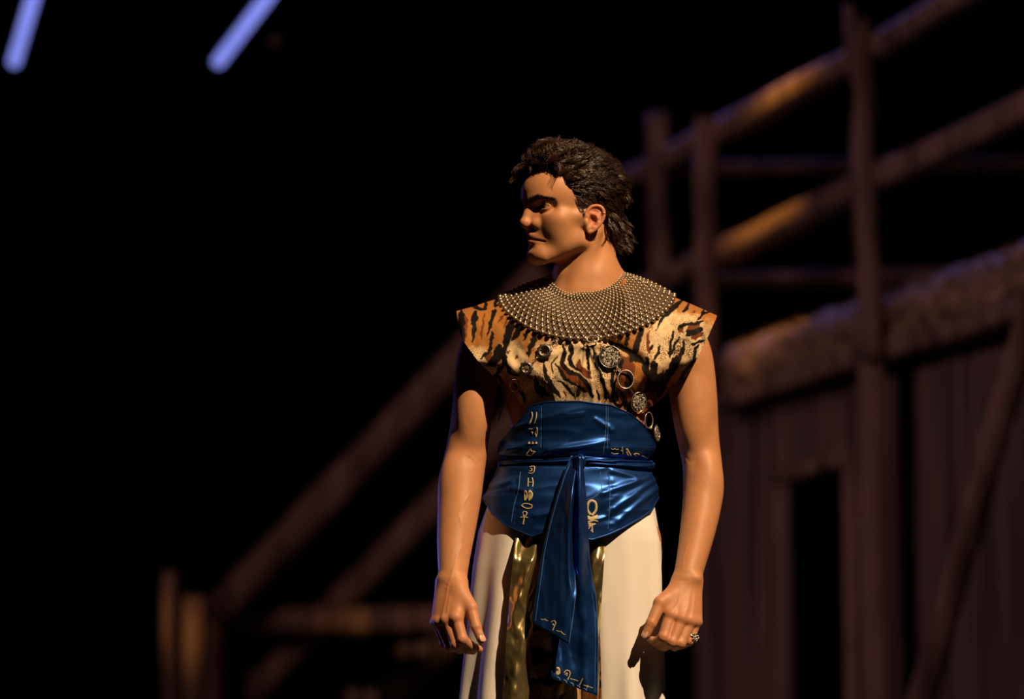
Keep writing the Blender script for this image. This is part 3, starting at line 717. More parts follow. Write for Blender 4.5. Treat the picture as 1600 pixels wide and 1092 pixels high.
# ---- print
STR_K = [([(720, 486), (722, 506), (723, 536)], 8, 6), ([(743, 488), (740, 508), (741, 524), (739, 535)], 9, 3), ([(738, 479), (756, 484)], 5, 4), ([(758, 472), (758, 484)], 5, 4), ([(776, 466), (774, 476), (784, 478)], 5, 3),
    ([(774, 483), (766, 506), (762, 527)], 5, 2.5), ([(770, 518), (768, 535), (766, 545), (760, 553), (750, 561)], 5, 3), ([(780, 541), (778, 555), (770, 567), (764, 571)], 12, 9), ([(799, 500), (795, 520), (791, 535), (787, 553), (785, 571)], 11, 4),
    ([(813, 508), (807, 523), (799, 533)], 9, 4), ([(823, 520), (817, 533)], 5, 2), ([(839, 525), (829, 541), (826, 557)], 8, 4), ([(789, 545), (791, 569), (797, 583), (809, 587)], 3, 5), ([(785, 572), (775, 585), (787, 600)], 6, 4),
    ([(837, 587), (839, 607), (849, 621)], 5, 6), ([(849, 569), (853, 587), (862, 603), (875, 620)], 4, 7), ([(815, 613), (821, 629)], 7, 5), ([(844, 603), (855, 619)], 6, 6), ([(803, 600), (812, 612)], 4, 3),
    ([(880, 538), (882, 551), (878, 566), (884, 576), (891, 582), (903, 586), (913, 594), (922, 608), (926, 622)], 5, 6), ([(890, 534), (894, 548), (890, 562), (894, 572), (903, 578), (909, 581)], 7, 2.5),
    ([(870, 568), (877, 582), (884, 594), (899, 601), (909, 608), (921, 614)], 5, 3), ([(918, 540), (919, 559), (919, 570), (922, 582)], 5, 2.5), ([(926, 541), (929, 556), (934, 573), (940, 588), (944, 603), (948, 624)], 4.5, 5),
    ([(931, 608), (937, 624)], 2.5, 4), ([(862, 569), (871, 556)], 2.5, 1.5), ([(862, 569), (864, 583)], 2.5, 1.5), ([(872, 595), (881, 600), (891, 611), (899, 623)], 2.5, 5), ([(928, 558), (936, 560)], 5, 5), ([(913, 541), (912, 550)], 2, 1.5),
    ([(957, 576), (957, 594), (961, 608), (963, 626)], 5, 7), ([(967, 608), (975, 625), (981, 642)], 5, 9), ([(972, 561), (969, 575), (967, 590)], 6, 5), ([(983, 582), (984, 594), (978, 606)], 9, 7), ([(950, 534), (967, 541), (979, 548), (994, 558), (1004, 566)], 6, 9),  # last stroke: black stripe, partly the shadow of a fold painted into the print
    ([(981, 525), (979, 541)], 4, 5), ([(995, 540), (992, 555), (984, 566)], 7, 6), ([(1004, 514), (996, 535), (992, 555)], 6, 6), ([(1065, 470), (1047, 486), (1034, 498), (1024, 517)], 7, 2), ([(1076, 474), (1073, 484), (1067, 487)], 4, 3),
    ([(1101, 485), (1095, 494), (1089, 500)], 4, 2), ([(1059, 514), (1067, 509), (1083, 506), (1099, 502)], 4, 4), ([(1073, 523), (1085, 519), (1097, 512)], 8, 5), ([(1079, 539), (1101, 531)], 4.5, 3), ([(1052, 518), (1048, 537), (1046, 557)], 4, 4),
    ([(1062, 527), (1055, 539), (1047, 559)], 3, 4), ([(1067, 529), (1068, 543), (1061, 561), (1051, 581)], 3, 7), ([(1020, 537), (1016, 547)], 2.5, 2), ([(1030, 539), (1028, 553), (1023, 561)], 3, 4), ([(1093, 539), (1087, 545), (1085, 565), (1071, 581), (1062, 594)], 3, 5),
    ([(1012, 559), (1008, 577), (1016, 589), (1010, 611)], 7, 8), ([(1057, 557), (1051, 577), (1036, 597), (1028, 617)], 8, 12), ([(1036, 581), (1024, 597), (1018, 613)], 6, 10), ([(1022, 565), (1020, 589)], 8, 11), ([(1099, 490), (1113, 487)], 3, 2), ([(1013, 630), (1022, 655)], 6, 8),
    ([(1000, 612), (1004, 640)], 9, 7), ([(1036, 463), (1052, 474)], 5, 4)]
STR_B = [([(764, 548), (762, 562)], 9, 8), ([(787, 492), (778, 506)], 3, 2), ([(794, 494), (786, 512)], 3, 2), ([(757, 490), (752, 520), (752, 530)], 3, 2), ([(875, 575), (890, 586), (899, 597)], 12, 11), ([(903, 566), (906, 575), (915, 583), (924, 590)], 6, 8), ([(905, 592), (912, 603), (919, 611)], 10, 8),
    ([(905, 561), (906, 573)], 2.5, 4), ([(929, 567), (943, 575), (950, 583)], 2, 2), ([(1049, 480), (1030, 492), (1013, 515)], 6, 2), ([(1075, 518), (1090, 508)], 9, 10), ([(1083, 528), (1097, 520)], 8, 8), ([(1014, 519), (1012, 535), (1015, 553)], 3, 5),
    ([(1044, 589), (1038, 601)], 9, 7), ([(968, 560), (980, 575), (976, 600), (972, 632)], 22, 18), ([(985, 610), (990, 640)], 18, 16), ([(795, 552), (794, 549)], 4, 4), ([(806, 562), (807, 557)], 3, 4), ([(803, 505), (806, 512)], 8, 5), ([(1086, 487), (1083, 489)], 4, 2), ([(1062, 513), (1066, 517)], 8, 8), ([(885, 620), (880, 610)], 3, 2), ([(1030, 600), (1008, 640)], 14, 14), ([(722, 492), (724, 530)], 14, 10)]
def pattern(PX, PY):
    P = np.stack([PX.ravel(), PY.ravel()], 1); n = len(P)
    wob = np.stack([fbm(P[:, 0]/6, P[:, 1]/6, 2.0, 3), fbm(P[:, 0]/6, P[:, 1]/6, 7.0, 3)], 1)*1.5
    Q = P+wob
    cream = np.array([.74, .58, .35]); ochre = np.array([.37, .155, .034]); brown = np.array([.155, .042, .012]); black = np.array([.006, .004, .003])
    c = np.zeros(n)                                     # 0 = ochre, 1 = cream
    for x, y, rx, ry in ((905, 570, 75, 60), (803, 560, 22, 30), (850, 600, 40, 40), (1062, 520, 44, 34), (1040, 540, 40, 45), (1030, 500, 34, 22), (745, 560, 30, 18), (760, 585, 26, 18), (875, 545, 30, 30), (1088, 545, 30, 50), (880, 625, 90, 14)):
        d = np.hypot((P[:, 0]-x)/rx, (P[:, 1]-y)/ry); c = np.maximum(c, 1-sstep(.55, 1.25, d+.12*wob[:, 0]))
    C = ochre*(1-c[:, None])+cream*c[:, None]
    spk = .35+.35*c+.25*fbm(P[:, 0]/22, P[:, 1]/22, 9.0, 2)
    for x, y, r_ in ((803, 560, 26), (905, 560, 26), (1035, 505, 16), (875, 556, 18)):
        spk *= sstep(.3, 1.1, np.hypot(P[:, 0]-x, P[:, 1]-y)/r_)*.9+.1
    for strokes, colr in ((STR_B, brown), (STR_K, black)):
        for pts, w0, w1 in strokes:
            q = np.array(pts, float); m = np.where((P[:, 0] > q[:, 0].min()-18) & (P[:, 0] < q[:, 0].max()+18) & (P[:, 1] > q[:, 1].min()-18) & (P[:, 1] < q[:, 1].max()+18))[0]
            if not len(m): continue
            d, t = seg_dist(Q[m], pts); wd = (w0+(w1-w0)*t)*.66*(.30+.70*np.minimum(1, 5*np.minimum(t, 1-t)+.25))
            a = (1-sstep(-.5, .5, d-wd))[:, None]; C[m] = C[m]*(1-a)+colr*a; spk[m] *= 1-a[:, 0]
    return np.concatenate([C, np.clip(spk, 0, 1)[:, None]], 1)
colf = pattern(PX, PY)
def tiger_mat(name, rough=.75):
    m = mat(name, rough=rough, Specular_IOR_Level=.18); nt = m.node_tree; b = nt.nodes['Principled BSDF']; L = nt.links.new
    a = nt.nodes.new('ShaderNodeAttribute'); a.attribute_name = 'Col'
    tc = nt.nodes.new('ShaderNodeTexCoord'); v = nt.nodes.new('ShaderNodeTexVoronoi'); v.inputs['Scale'].default_value = 420
    n = nt.nodes.new('ShaderNodeTexNoise'); n.inputs['Scale'].default_value = 35
    L(tc.outputs['Object'], v.inputs['Vector']); L(tc.outputs['Object'], n.inputs['Vector'])
    # dot radius grows with the print's speckle density
    ad = nt.nodes.new('ShaderNodeMath'); ad.operation = 'MULTIPLY'; L(a.outputs['Alpha'], ad.inputs[0]); L(n.outputs['Fac'], ad.inputs[1])
    sub_ = nt.nodes.new('ShaderNodeMath'); sub_.operation = 'SUBTRACT'; L(ad.outputs[0], sub_.inputs[0]); L(v.outputs['Distance'], sub_.inputs[1])
    mr = nt.nodes.new('ShaderNodeMapRange'); L(sub_.outputs[0], mr.inputs['Value']); mr.inputs['From Min'].default_value = -.05; mr.inputs['From Max'].default_value = .07
    mx = nt.nodes.new('ShaderNodeMix'); mx.data_type = 'RGBA'; L(mr.outputs[0], mx.inputs['Factor']); L(a.outputs['Color'], mx.inputs['A']); mx.inputs['B'].default_value = (.10, .035, .012, 1)
    L(mx.outputs['Result'], b.inputs['Base Color'])
    return m
M['tiger'] = tiger_mat('tiger_print_cotton'); add_bump(M['tiger'], (1, 1, 1), 900, .08, .001, 2)
ff = grid_faces(nu, nv); V, F = joinq([(Vf, ff), (Vb, grid_faces(*PXb.shape)[:, ::-1])])
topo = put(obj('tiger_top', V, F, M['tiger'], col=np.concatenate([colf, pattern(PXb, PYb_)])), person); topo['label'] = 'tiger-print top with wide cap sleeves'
so = topo.modifiers.new('thickness', 'SOLIDIFY'); so.thickness = .0016; so.offset = 1
BT_top = BVHTree.FromPolygons(V.tolist(), F.tolist())

# ---- satin corset ----------------------------------------------------
M['satin'] = mat('blue_satin', (.013, .070, .31), .36, .80); add_bump(M['satin'], (1, 1, .5), 28, .07, .006, 2)
M['satin'].node_tree.nodes['Principled BSDF'].inputs['Anisotropic'].default_value = .4
M['thread'] = mat('blue_thread', (.035, .12, .36), .5)
M['gold_thread'] = mat('gold_embroidery', (.50, .42, .24), .55, .1)
C_T = [(-1, 692), (-.86, 672), (-.74, 652), (-.62, 633), (-.44, 628), (0, 627), (.44, 633), (.68, 646), (.85, 664), (1, 692)]
C_B = [(-1, 778), (-.87, 803), (-.68, 822), (-.41, 838), (-.30, 832), (-.22, 827), (.24, 843), (.43, 834), (.61, 822), (.79, 808), (.90, 797), (1, 777)]
HWc = [(620, 112), (660, 117), (690, 119.5), (715, 119.5), (735, 120), (755, 129), (775, 136), (845, 141)]
CXc = [(620, 904), (690, 902.5), (718, 899), (735, 896), (775, 892.5), (845, 890)]
DPc = [(620, .122), (690, .116), (718, .110), (735, .111), (775, .120), (845, .126)]
def corset_pt(th, py, extra=0.0):
    hw = interp(py, HWc)*PXM; cx = interp(py, CXc); dp = interp(py, DPc)
    y = .022-(dp+extra)*np.cos(th); p = S(cx, py, y); p = p.copy(); p[..., 0] += (hw+extra)*np.sin(th)
    return p
nt_, nr = 360, 110
th_ = np.linspace(-np.pi, np.pi, nt_, endpoint=False); sn = np.sin(th_); fr_ = np.cos(th_) >= 0
tE = np.where(fr_, interp(sn, C_T), 692+10*np.abs(np.cos(th_))); bE = np.where(fr_, interp(sn, C_B), 778+20*np.abs(np.cos(th_)))
ker = np.hanning(5); ker /= ker.sum()
TH_ = np.repeat(th_[:, None], nr, 1); vv = np.linspace(0, 1, nr); PYc = tE[:, None]+(bE-tE)[:, None]*vv
prof = interp(PYc, [(600, 0), (690, 0), (700, .004), (710, .001), (716, -.007), (724, -.010), (727, -.009), (729, -.001), (735, 0), (860, .002)])
PXc = interp(PYc, CXc)+interp(PYc, HWc)*np.sin(TH_)
wr = .0016*fbm(PXc/60, PYc/26, 3.1, 2)+.0022*(1-np.abs(noise(PXc/75+PYc/50, PYc/30, 5.5)))**4
# satin pulls: diagonal drags on the right hip, horizontal creases at the waist
for (x0, y0, x1, y1, wd, am) in ((940, 770, 1010, 745, 5, .004), (950, 800, 1018, 750, 5, .004), (965, 812, 1024, 762, 5, .0035), (800, 700, 790, 712, 5, .003), (785, 708, 835, 690, 4, .003), (795, 672, 830, 660, 3, .0025),
        (860, 705, 945, 690, 5, .004), (930, 655, 955, 672, 4, .003), (885, 648, 912, 645, 2, .0015), (885, 652, 912, 649, 2, .0015), (800, 762, 830, 768, 4, .003), (838, 805, 862, 800, 4, .003), (770, 760, 800, 752, 5, .003), (955, 735, 990, 745, 4, .003), (930, 812, 950, 806, 3, .0025)):
    d, t = seg_dist(np.stack([PXc.ravel(), PYc.ravel()], 1), [(x0, y0), (x1, y1)])
    wr = wr+0*PXc+(am*np.exp(-(d/wd)**2)).reshape(PXc.shape)*(np.cos(TH_) > 0)
for sx, y0_, y1_ in ((948, 634, 712), (952, 738, 830), (808, 736, 822), (846, 632, 705), (1012, 660, 712)):
    wr = wr+(.0008*noise(PYc/3.2, sx+PXc/30, 1.7)*np.exp(-((PXc-sx)/7)**2)-.0012*np.exp(-((PXc-sx)/1.6)**2))*sstep(y0_-4, y0_+4, PYc)*(1-sstep(y1_-4, y1_+4, PYc))*(np.cos(TH_) > 0)
Vc = corset_pt(TH_, PYc, prof+wr).reshape(-1, 3); Fc = grid_faces(nt_, nr, True)[:, ::-1]
cor = put(obj('satin_corset', Vc, Fc, M['satin']), person); cor['label'] = 'royal blue satin corset with pointed hem'
so = cor.modifiers.new('thickness', 'SOLIDIFY'); so.thickness = .003; so.offset = -1
BT_cor = BVHTree.FromPolygons(Vc.tolist(), Fc.tolist())
# piped edges
G = Vc.reshape(nt_, nr, 3)
for row in (0, -1):
    sub(obj('piping', *tube(np.concatenate([G[:, row], G[:1, row]])[::2], .0016, 6, False), M['satin']), cor)
def strokes_obj(name, bvh, strokes, m, parent, off=.0012):
    prt = []
    for st in strokes:
        rb = ribbon(bvh, st[0], st[1], off)
        if rb: prt.append(rb)
    return sub(obj(name, *join(prt), m), parent) if prt else None
for pts in ([(947, 634), (947, 660), (945, 690), (942, 712)], [(950, 635), (950, 662), (949, 700)], [(952, 740), (953, 770), (952, 800), (950, 826)], [(813, 737), (810, 765), (803, 790), (799, 815)], [(938, 737), (940, 765)], [(915, 781), (928, 777), (938, 768), (940, 762)], [(846, 634), (845, 700)]):
    strokes_obj('seam', BT_cor, [(pts, 1.2)], M['thread'], cor, .0002)
g4 = lambda x, y: (780+x/4.75, 620+y/4.75)
GLY = [[([g4(243, 112), g4(246, 150), g4(225, 200)], 2.0), ([g4(278, 112), g4(276, 150), g4(262, 196)], 2.0)],
       [([g4(222, 238), g4(250, 238)], 1.4), ([g4(240, 262), g4(250, 262), g4(246, 275)], 1.4)], [([g4(280, 226), g4(284, 260), g4(274, 298)], 1.8), ([g4(280, 250), g4(268, 268), g4(276, 290)], 1.4)],
       [([g4(218, 348), g4(224, 334), g4(230, 348), g4(218, 348)], 1.3)], [([g4(244, 348), g4(250, 334), g4(256, 348), g4(244, 348)], 1.3)], [([g4(270, 348), g4(276, 334), g4(282, 348), g4(270, 348)], 1.3)],
       [([g4(200, 430), g4(236, 384)], 1.8), ([g4(236, 384), g4(240, 402), g4(272, 406)], 1.8), ([g4(272, 406), g4(236, 434)], 1.8), ([g4(236, 434), g4(200, 430)], 1.6)],
       [([g4(226, 520), g4(262, 520), g4(258, 560)], 1.8), ([g4(232, 534), g4(244, 536), g4(240, 552), g4(226, 550)], 1.5), ([g4(258, 560), g4(240, 570), g4(220, 566)], 1.6)],
       [([g4(216, 602), g4(214, 668)], 1.8), ([g4(246, 600), g4(252, 640), g4(248, 668)], 1.8), ([g4(216, 634), g4(248, 636)], 1.4)],
       [([g4(192, 696), g4(206, 715), g4(204, 748), g4(190, 768)], 2.8), ([g4(190, 698), g4(190, 766)], 2.6)], [([g4(224, 696), g4(244, 718), g4(240, 748), g4(220, 768)], 2.8), ([g4(222, 698), g4(222, 766)], 2.8), ([g4(232, 715), g4(230, 752)], 2.4)],
       [([g4(166, 808), g4(186, 794), g4(220, 796), g4(246, 806)], 1.8), ([g4(246, 806), g4(236, 826), g4(200, 828), g4(166, 808)], 1.8)],
       [([g4(176, 866), g4(182, 852), g4(200, 854), g4(206, 870), g4(190, 886), g4(178, 876)], 1.8), ([g4(160, 896), g4(186, 892), g4(214, 898)], 2.0), ([g4(188, 886), g4(178, 946)], 2.4)]]
for gl_ in GLY: strokes_obj('embroidered_glyph', BT_cor, gl_, M['gold_thread'], cor)
g5 = lambda x, y: (880+x/4.55, 620+y/4.55)
GLY2 = [[([g5(340, 366), g5(352, 374), g5(366, 368), g5(380, 376), g5(392, 370)], 1.1)], [([g5(340, 396), g5(360, 404), g5(390, 402)], 1.2)], [([g5(418, 356), g5(422, 404)], 1.3), ([g5(408, 380), g5(422, 386)], 1.2)],
        [([g5(446, 374), g5(454, 372), g5(460, 384), g5(470, 400), g5(480, 416)], 2.6), ([g5(452, 384), g5(452, 402), g5(462, 414)], 2.4)], [([g5(500, 408), g5(520, 402), g5(540, 410), g5(520, 418), g5(500, 408)], 1.8)], [([g5(556, 414), g5(580, 426), g5(600, 434)], 1.4)]]
for gl_ in GLY2: strokes_obj('embroidered_glyph', BT_cor, gl_, M['gold_thread'], cor)
ANKH = [([g5(194, 838), g5(172, 800), g5(180, 752), g5(206, 738), g5(232, 758), g5(232, 806), g5(204, 842)], 3.8), ([g5(162, 848), g5(200, 862), g5(246, 846)], 4.2), ([g5(162, 860), g5(200, 872), g5(246, 858)], 3.0)]
strokes_obj('embroidered_ankh', BT_cor, ANKH, M['gold_thread'], cor)
EYE = [([g5(160, 892), g5(190, 886), g5(220, 880), g5(246, 886)], 2.2), ([g5(166, 908), g5(186, 898), g5(206, 904), g5(230, 904)], 1.8), ([g5(182, 904), g5(194, 912), g5(204, 904)], 2.4), ([g5(176, 918), g5(200, 916), g5(232, 902)], 1.6), ([g5(204, 916), g5(208, 964)], 2.2), ([g5(196, 916), g5(176, 940), g5(164, 932)], 1.8), ([g5(208, 930), g5(196, 956)], 1.6)]
strokes_obj('embroidered_eye', BT_cor, EYE, M['gold_thread'], cor)

# ---- sash: pleated band, knot and two tails --------------------------
M['satin_dark'] = M['satin']
def band():
    n, m = 240, 26; T = np.linspace(-np.pi, np.pi, n, endpoint=False); j = np.linspace(0, 1, m)
    s_ = np.sin(T); cy = np.where(np.cos(T) > 0, interp(s_, [(-1, 722), (-.3, 719), (.05, 717), (.4, 722), (.8, 727), (1, 729)]), 725)
    hh = np.where(np.cos(T) > 0, interp(s_, [(-1, 6), (-.3, 6), (.05, 7), (.4, 11), (1, 10)]), 8)
    PYb = cy[:, None]+hh[:, None]*(j*2-1)[None]; TT = np.repeat(T[:, None], m, 1)
    side = np.where(s_ > 0, 1.0, .35)[:, None]
    ex = -.010+(.008+.007*side)*np.sin(np.pi*j)[None]**.6+side*.0030*np.sin(j[None]*16+3.0*noise(TT*3, j[None]*3)+TT*4)
    return corset_pt(TT, PYb, ex).reshape(-1, 3), grid_faces(n, m, True)
sash = put(obj('satin_sash', *band(), M['satin']), person); sash['label'] = 'blue satin sash knotted in front with two hanging tails'
kn = [spline([S(903, 712, -.100), S(909, 715, -.112), S(911, 722, -.112), S(908, 732, -.108), S(904, 738, -.100)], 16)]
sub(obj('knot', *tube(kn[0], np.array([.003]+[.0058]*14+[.003]), 12), M['satin']), sash)
def tail(name, Ltab, Rtab, prof_fn, ny=110, nx=46, hem=None):
    ys0, ys1 = Ltab[0][0], Ltab[-1][0]
    u = np.linspace(0, 1, nx); v = np.linspace(0, 1, ny)
    YL = Ltab[0][0]+(Ltab[-1][0]-Ltab[0][0])*v; YR = Rtab[0][0]+(Rtab[-1][0]-Rtab[0][0])*v
    XL = interp(YL, Ltab); XR = interp(YR, Rtab)
    X = XL[:, None]+(XR-XL)[:, None]*u; Y = YL[:, None]+(YR-YL)[:, None]*u; D = prof_fn(u[None]*np.ones((ny, 1)), v[:, None]*np.ones((1, nx)), X, Y)
    P = S(X, Y, D).reshape(-1, 3); Fq = grid_faces(ny, nx)
    o = sub(obj(name, P, Fq, M['satin']), sash)
    so = o.modifiers.new('thickness', 'SOLIDIFY'); so.thickness = .0022; so.offset = 0
    return o, BVHTree.FromPolygons(P.tolist(), Fq.tolist()), P.reshape(ny, nx, 3)
base_d = lambda v: -.110-.012*sstep(0, .18, v)-.016*v**1.3
def p1(u, v, X, Y):                  # front tail: turned to the left, rolled edge on its right
    y = base_d(v)+.008-.046*sstep(0, .25, v)*u+.040*sstep(.80, 1.0, u)*(1-.85*sstep(.55, .78, v))-.006*sstep(.5, .8, v)-.006*(1-sstep(0, .2, v))
    return y+.0022*fbm(u*4, v*7, 2.0, 2)-.006*np.exp(-((u-.88)/.07)**2)*(1-sstep(.55, .8, v))
t1, BT1, G1 = tail('tail', [(712, 893), (745, 879), (800, 862), (860, 848), (920, 838), (972, 831.5)], [(712, 906), (760, 899), (820, 895), (880, 897), (925, 900), (965, 895), (1006, 889)], p1)
def p2(u, v, X, Y):                  # rear tail: folded ridge at its left part
    y = base_d(v)+.004-.020*np.exp(-((X-905)/6.5)**2)*(1-sstep(.45, .75, v))-.008*np.exp(-((X-(908+8*v))/9)**2)
    y = y+.010*sstep(912, 925, X)*(1-sstep(.35, .6, v))+.0025*fbm(u*3, v*8, 6.0, 3)
    return y
t2, BT2, G2 = tail('tail', [(713, 896), (760, 888), (850, 870), (950, 862), (1058, 862.5)], [(713, 909), (740, 912), (790, 917), (870, 920.5), (905, 925), (930, 931), (1000, 934.5), (1087, 933)], p2)
t1['label'] = 'shorter sash tail in front'; t2['label'] = 'longer sash tail behind'
def stitch(o, bvh, pts, w_=.9): strokes_obj('stitching', bvh, [(pts, w_)], M['thread'], sash, .0014)
stitch(t1, BT1, [(890, 722), (866, 800), (852, 860), (842, 930), (837, 970)])
stitch(t2, BT2, [(924, 925), (929, 960), (930, 1010), (929, 1080)])
sub(obj('hem_edge', *tube(np.concatenate([G1[:, 0], G1[-1], G1[::-1, -1]])[::2], .0010, 5, False), M['thread']), sash)
sub(obj('hem_edge', *tube(np.concatenate([G2[60:, 0], G2[-1], G2[::-1, -1]])[::2], .0010, 5, False), M['thread']), sash)
g6 = lambda x, y: (820+x/4.015, 820+y/4.015)
TG1 = [[([g6(104, 592), g6(116, 598), g6(126, 592), g6(138, 602), g6(150, 604)], 1.2)], [([g6(166, 610), g6(186, 602), g6(196, 618), g6(184, 632), g6(176, 622)], 1.4), ([g6(196, 618), g6(176, 662)], 1.4)], [([g6(200, 662), g6(214, 670), g6(228, 670), g6(240, 684), g6(254, 690)], 1.2)]]
TG2 = [[([g6(200, 900), g6(212, 900), g6(216, 930), g6(200, 936), g6(206, 915)], 3.0)], [([g6(246, 928), g6(262, 912), g6(280, 920), g6(284, 936), g6(268, 972)], 1.6), ([g6(250, 940), g6(266, 930), g6(262, 948)], 1.5)], [([g6(286, 966), g6(336, 980)], 1.3)], [([g6(344, 1004), g6(366, 962)], 1.8)], [([g6(372, 1006), g6(424, 1024)], 1.3), ([g6(394, 1006), g6(390, 1022)], 1.2)]]
for a in TG1: strokes_obj('embroidered_glyph', BT1, a, M['gold_thread'], sash, .0016)
for a in TG2: strokes_obj('embroidered_glyph', BT2, a, M['gold_thread'], sash, .0016)
for i in range(5):
    q = 838+i*9.6; yy = 979+i*5.3
    strokes_obj('edge_loop', BT1, [([(q, yy), (q+4, yy+2), (q+5, yy+7)], 2.2)], M['thread'], sash, .0016)
    q = 870+i*10.5; yy = 1058+i*4.4
    strokes_obj('edge_loop', BT2, [([(q, yy), (q+4, yy+2), (q+5, yy+6)], 2.2)], M['thread'], sash, .0016)

# ---- trousers --------------------------------------------------------
M['white_cotton'] = add_bump(mat('off_white_cotton', (.73, .73, .71), .85), (1, 1, 1), 500, .10, .001, 2)
def trousers():
    h = .005
    lo = np.array([S(700, 900, 0)[0], -.17, .01]); hi = np.array([S(1060, 900, 0)[0], .21, S(900, 740, 0)[2]])
    n = np.ceil((hi-lo)/h).astype(int)+1; g = Field(lo, hi, h)
    X, Y, Z = g.pts(tuple(slice(0, k) for k in g.n))
    z2py = lambda z: 546-(z-1.43)/PXM*1.0
    zs = g.ax[2]; py = np.array([project(np.array([[.1, .02, z]]))[0, 1] for z in zs]); f = None
    zx = lambda tab: interp(py, tab).astype(np.float32)
    def leg(ltab, rtab, dtab):
        l = zx(ltab); r_ = zx(rtab); d = zx(dtab); cx = ((l+r_)/2-800)*PXM*1.0025; rx = (r_-l)/2*PXM
        cy = .030
        an = np.arctan2(X-cx, -(Y-cy))
        k = np.sqrt(((X-cx)/rx)**2+((Y-cy)/d)**2)
        pl = np.interp(zs, [0, S(0, 1100, 0)[2], S(0, 900, 0)[2], S(0, 800, 0)[2]], [.012, .010, .005, .0015]).astype(np.float32)
        fold = pl*(.6*np.sin(an*5.2+.8+(zs*2.2))+.5*np.sin(an*9+2.1-zs*3))
        return (k-1)*np.minimum(rx, d)-fold
    big = 3000
    L_ = leg([(700, 800), (760, 786), (785, 764), (830, 748), (890, 738), (1000, 728), (1092, 721), (1600, 690)], [(700, 900), (800, 905), (950, 893), (1092, 872), (1600, 860)], [(700, .07), (770, .080), (830, .100), (950, .105), (1600, .12)])
    R_ = leg([(700, 890), (800, 885), (950, 893), (1092, 908), (1600, 920)], [(700, 985), (760, 1000), (785, 1022), (850, 1034), (960, 1036.5), (1092, 1037), (1600, 1075)], [(700, .07), (770, .080), (830, .100), (950, .105), (1600, .12)])
    k = .03; hh = np.maximum(k-np.abs(L_-R_), 0)/k; f = np.minimum(L_, R_)-hh*hh*k*.25
    P1 = np.broadcast_to(X, f.shape); 
    f = f-.0028*fbm(np.broadcast_to(X, f.shape)*22, np.broadcast_to(Y, f.shape)*18, np.broadcast_to(Z, f.shape)*6, 2)
    g.f = f.astype(np.float32)
    return g.mesh()
Vt, Ft = trousers()
tr = put(obj('white_trousers', Vt, Ft, M['white_cotton']), person); tr['label'] = 'loose off-white trousers'
BT_tr = BVHTree.FromPolygons(Vt.tolist(), Ft.tolist())
for pts in ([(1026, 795), (1031, 840), (1032, 900), (1029, 960)],): strokes_obj('side_seam', BT_tr, [(pts, 3.0)], M['white_cotton'], tr, .0008)

# ---- hanging front cloth: tiger print between gold borders -----------
M['gold_cloth'] = add_bump(mat('gold_lame', (.62, .52, .24), .25, .9), (1, 1, .5), 30, .22, .006, 5)
def front_depth(X, Y, bump):
    hit = np.empty(X.shape)
    for idx in np.ndindex(X.shape):
        p, nn = ray_hit(BT_tr, X[idx], min(Y[idx], 1120)); hit[idx] = p[1] if p is not None else -.08
    k = np.hanning(9)[1:-1]; k /= k.sum()
    for ax in (0, 1): hit = np.apply_along_axis(lambda q: np.convolve(np.pad(q, 3, mode='edge'), k, 'valid'), ax, hit)
    return hit-bump
def cloth(name, Lt, Rt, nx, ny, bump, m, parent, col=False, y1=1180):
    v = np.linspace(822, y1, ny); u = np.linspace(0, 1, nx); XL = interp(v, Lt); XR = interp(v, Rt)
    X = XL[:, None]+(XR-XL)[:, None]*u; Y = np.repeat(v[:, None], nx, 1)
    D = front_depth(X, Y, bump(u[None]*np.ones((ny, 1)), v[:, None]*np.ones((1, nx)), X, Y))
    c = None
    if col:
        q = np.stack([X.ravel(), Y.ravel()], 1)
        w1 = fbm(q[:, 0]/30, q[:, 1]/14, 3.3, 3); band_ = np.sin(q[:, 1]/6.2+2.4*w1+.8*np.sin(q[:, 0]/17)); blk = sstep(.25, .5, band_+.5*noise(q[:, 0]/14, q[:, 1]/9, 4))
        cr = sstep(.1, .8, noise(q[:, 0]/26, q[:, 1]/24, 8)+.35*sstep(1040, 1090, q[:, 1]))[:, None]
        C = np.array([.34, .13, .025])*(1-cr)+np.array([.68, .50, .26])*cr; C = C*(1-blk[:, None])+np.array([.012, .008, .006])*blk[:, None]
        c = np.concatenate([C, (.55*(1-blk))[:, None]], 1)
    return sub(obj(name, S(X, Y, D).reshape(-1, 3), grid_faces(ny, nx), m, col=c), parent)
v_ = lambda u, v, X, Y: .002+.008*sstep(838, 880, v)+.004*np.sin(u*9+v/40)+.003*fbm(X/16, Y/40, 2, 2)
bpy.context.view_layer.update()
apron = cloth('tiger_panel', [(822, 822), (900, 820), (1000, 828), (1180, 822)], [(822, 930), (900, 930), (1000, 938), (1180, 942)], 60, 170, v_, M['tiger'], person, True)
apron['label'] = 'tiger-print hanging panel between the legs'
gb1 = lambda u, v, X, Y: .003+sstep(838, 880, v)*(.022+.012*np.sin(np.pi*np.clip(u, 0, 1)))+.006*np.sin(u*8+v/22)*(1-.5*sstep(900, 1000, v))+.003*fbm(X/14, Y/26, 4, 2)
o = cloth('gold_border', [(822, 812), (840, 805), (880, 801), (930, 796), (1000, 791), (1092, 785), (1180, 780)], [(822, 846), (870, 845), (930, 836), (1000, 832), (1092, 826), (1180, 820)], 40, 200, gb1, M['gold_cloth'], apron)
gb2 = lambda u, v, X, Y: .003+sstep(838, 880, v)*(.014+.007*np.sin(np.pi*np.clip(u, 0, 1)))+.004*np.sin(u*7+v/18)+.0025*fbm(X/12, Y/24, 9, 2)
o = cloth('gold_border', [(822, 912), (900, 914), (1000, 928), (1180, 932)], [(822, 946), (860, 945), (920, 941), (1000, 937), (1092, 936), (1180, 936)], 26, 170, gb2, M['gold_cloth'], apron)
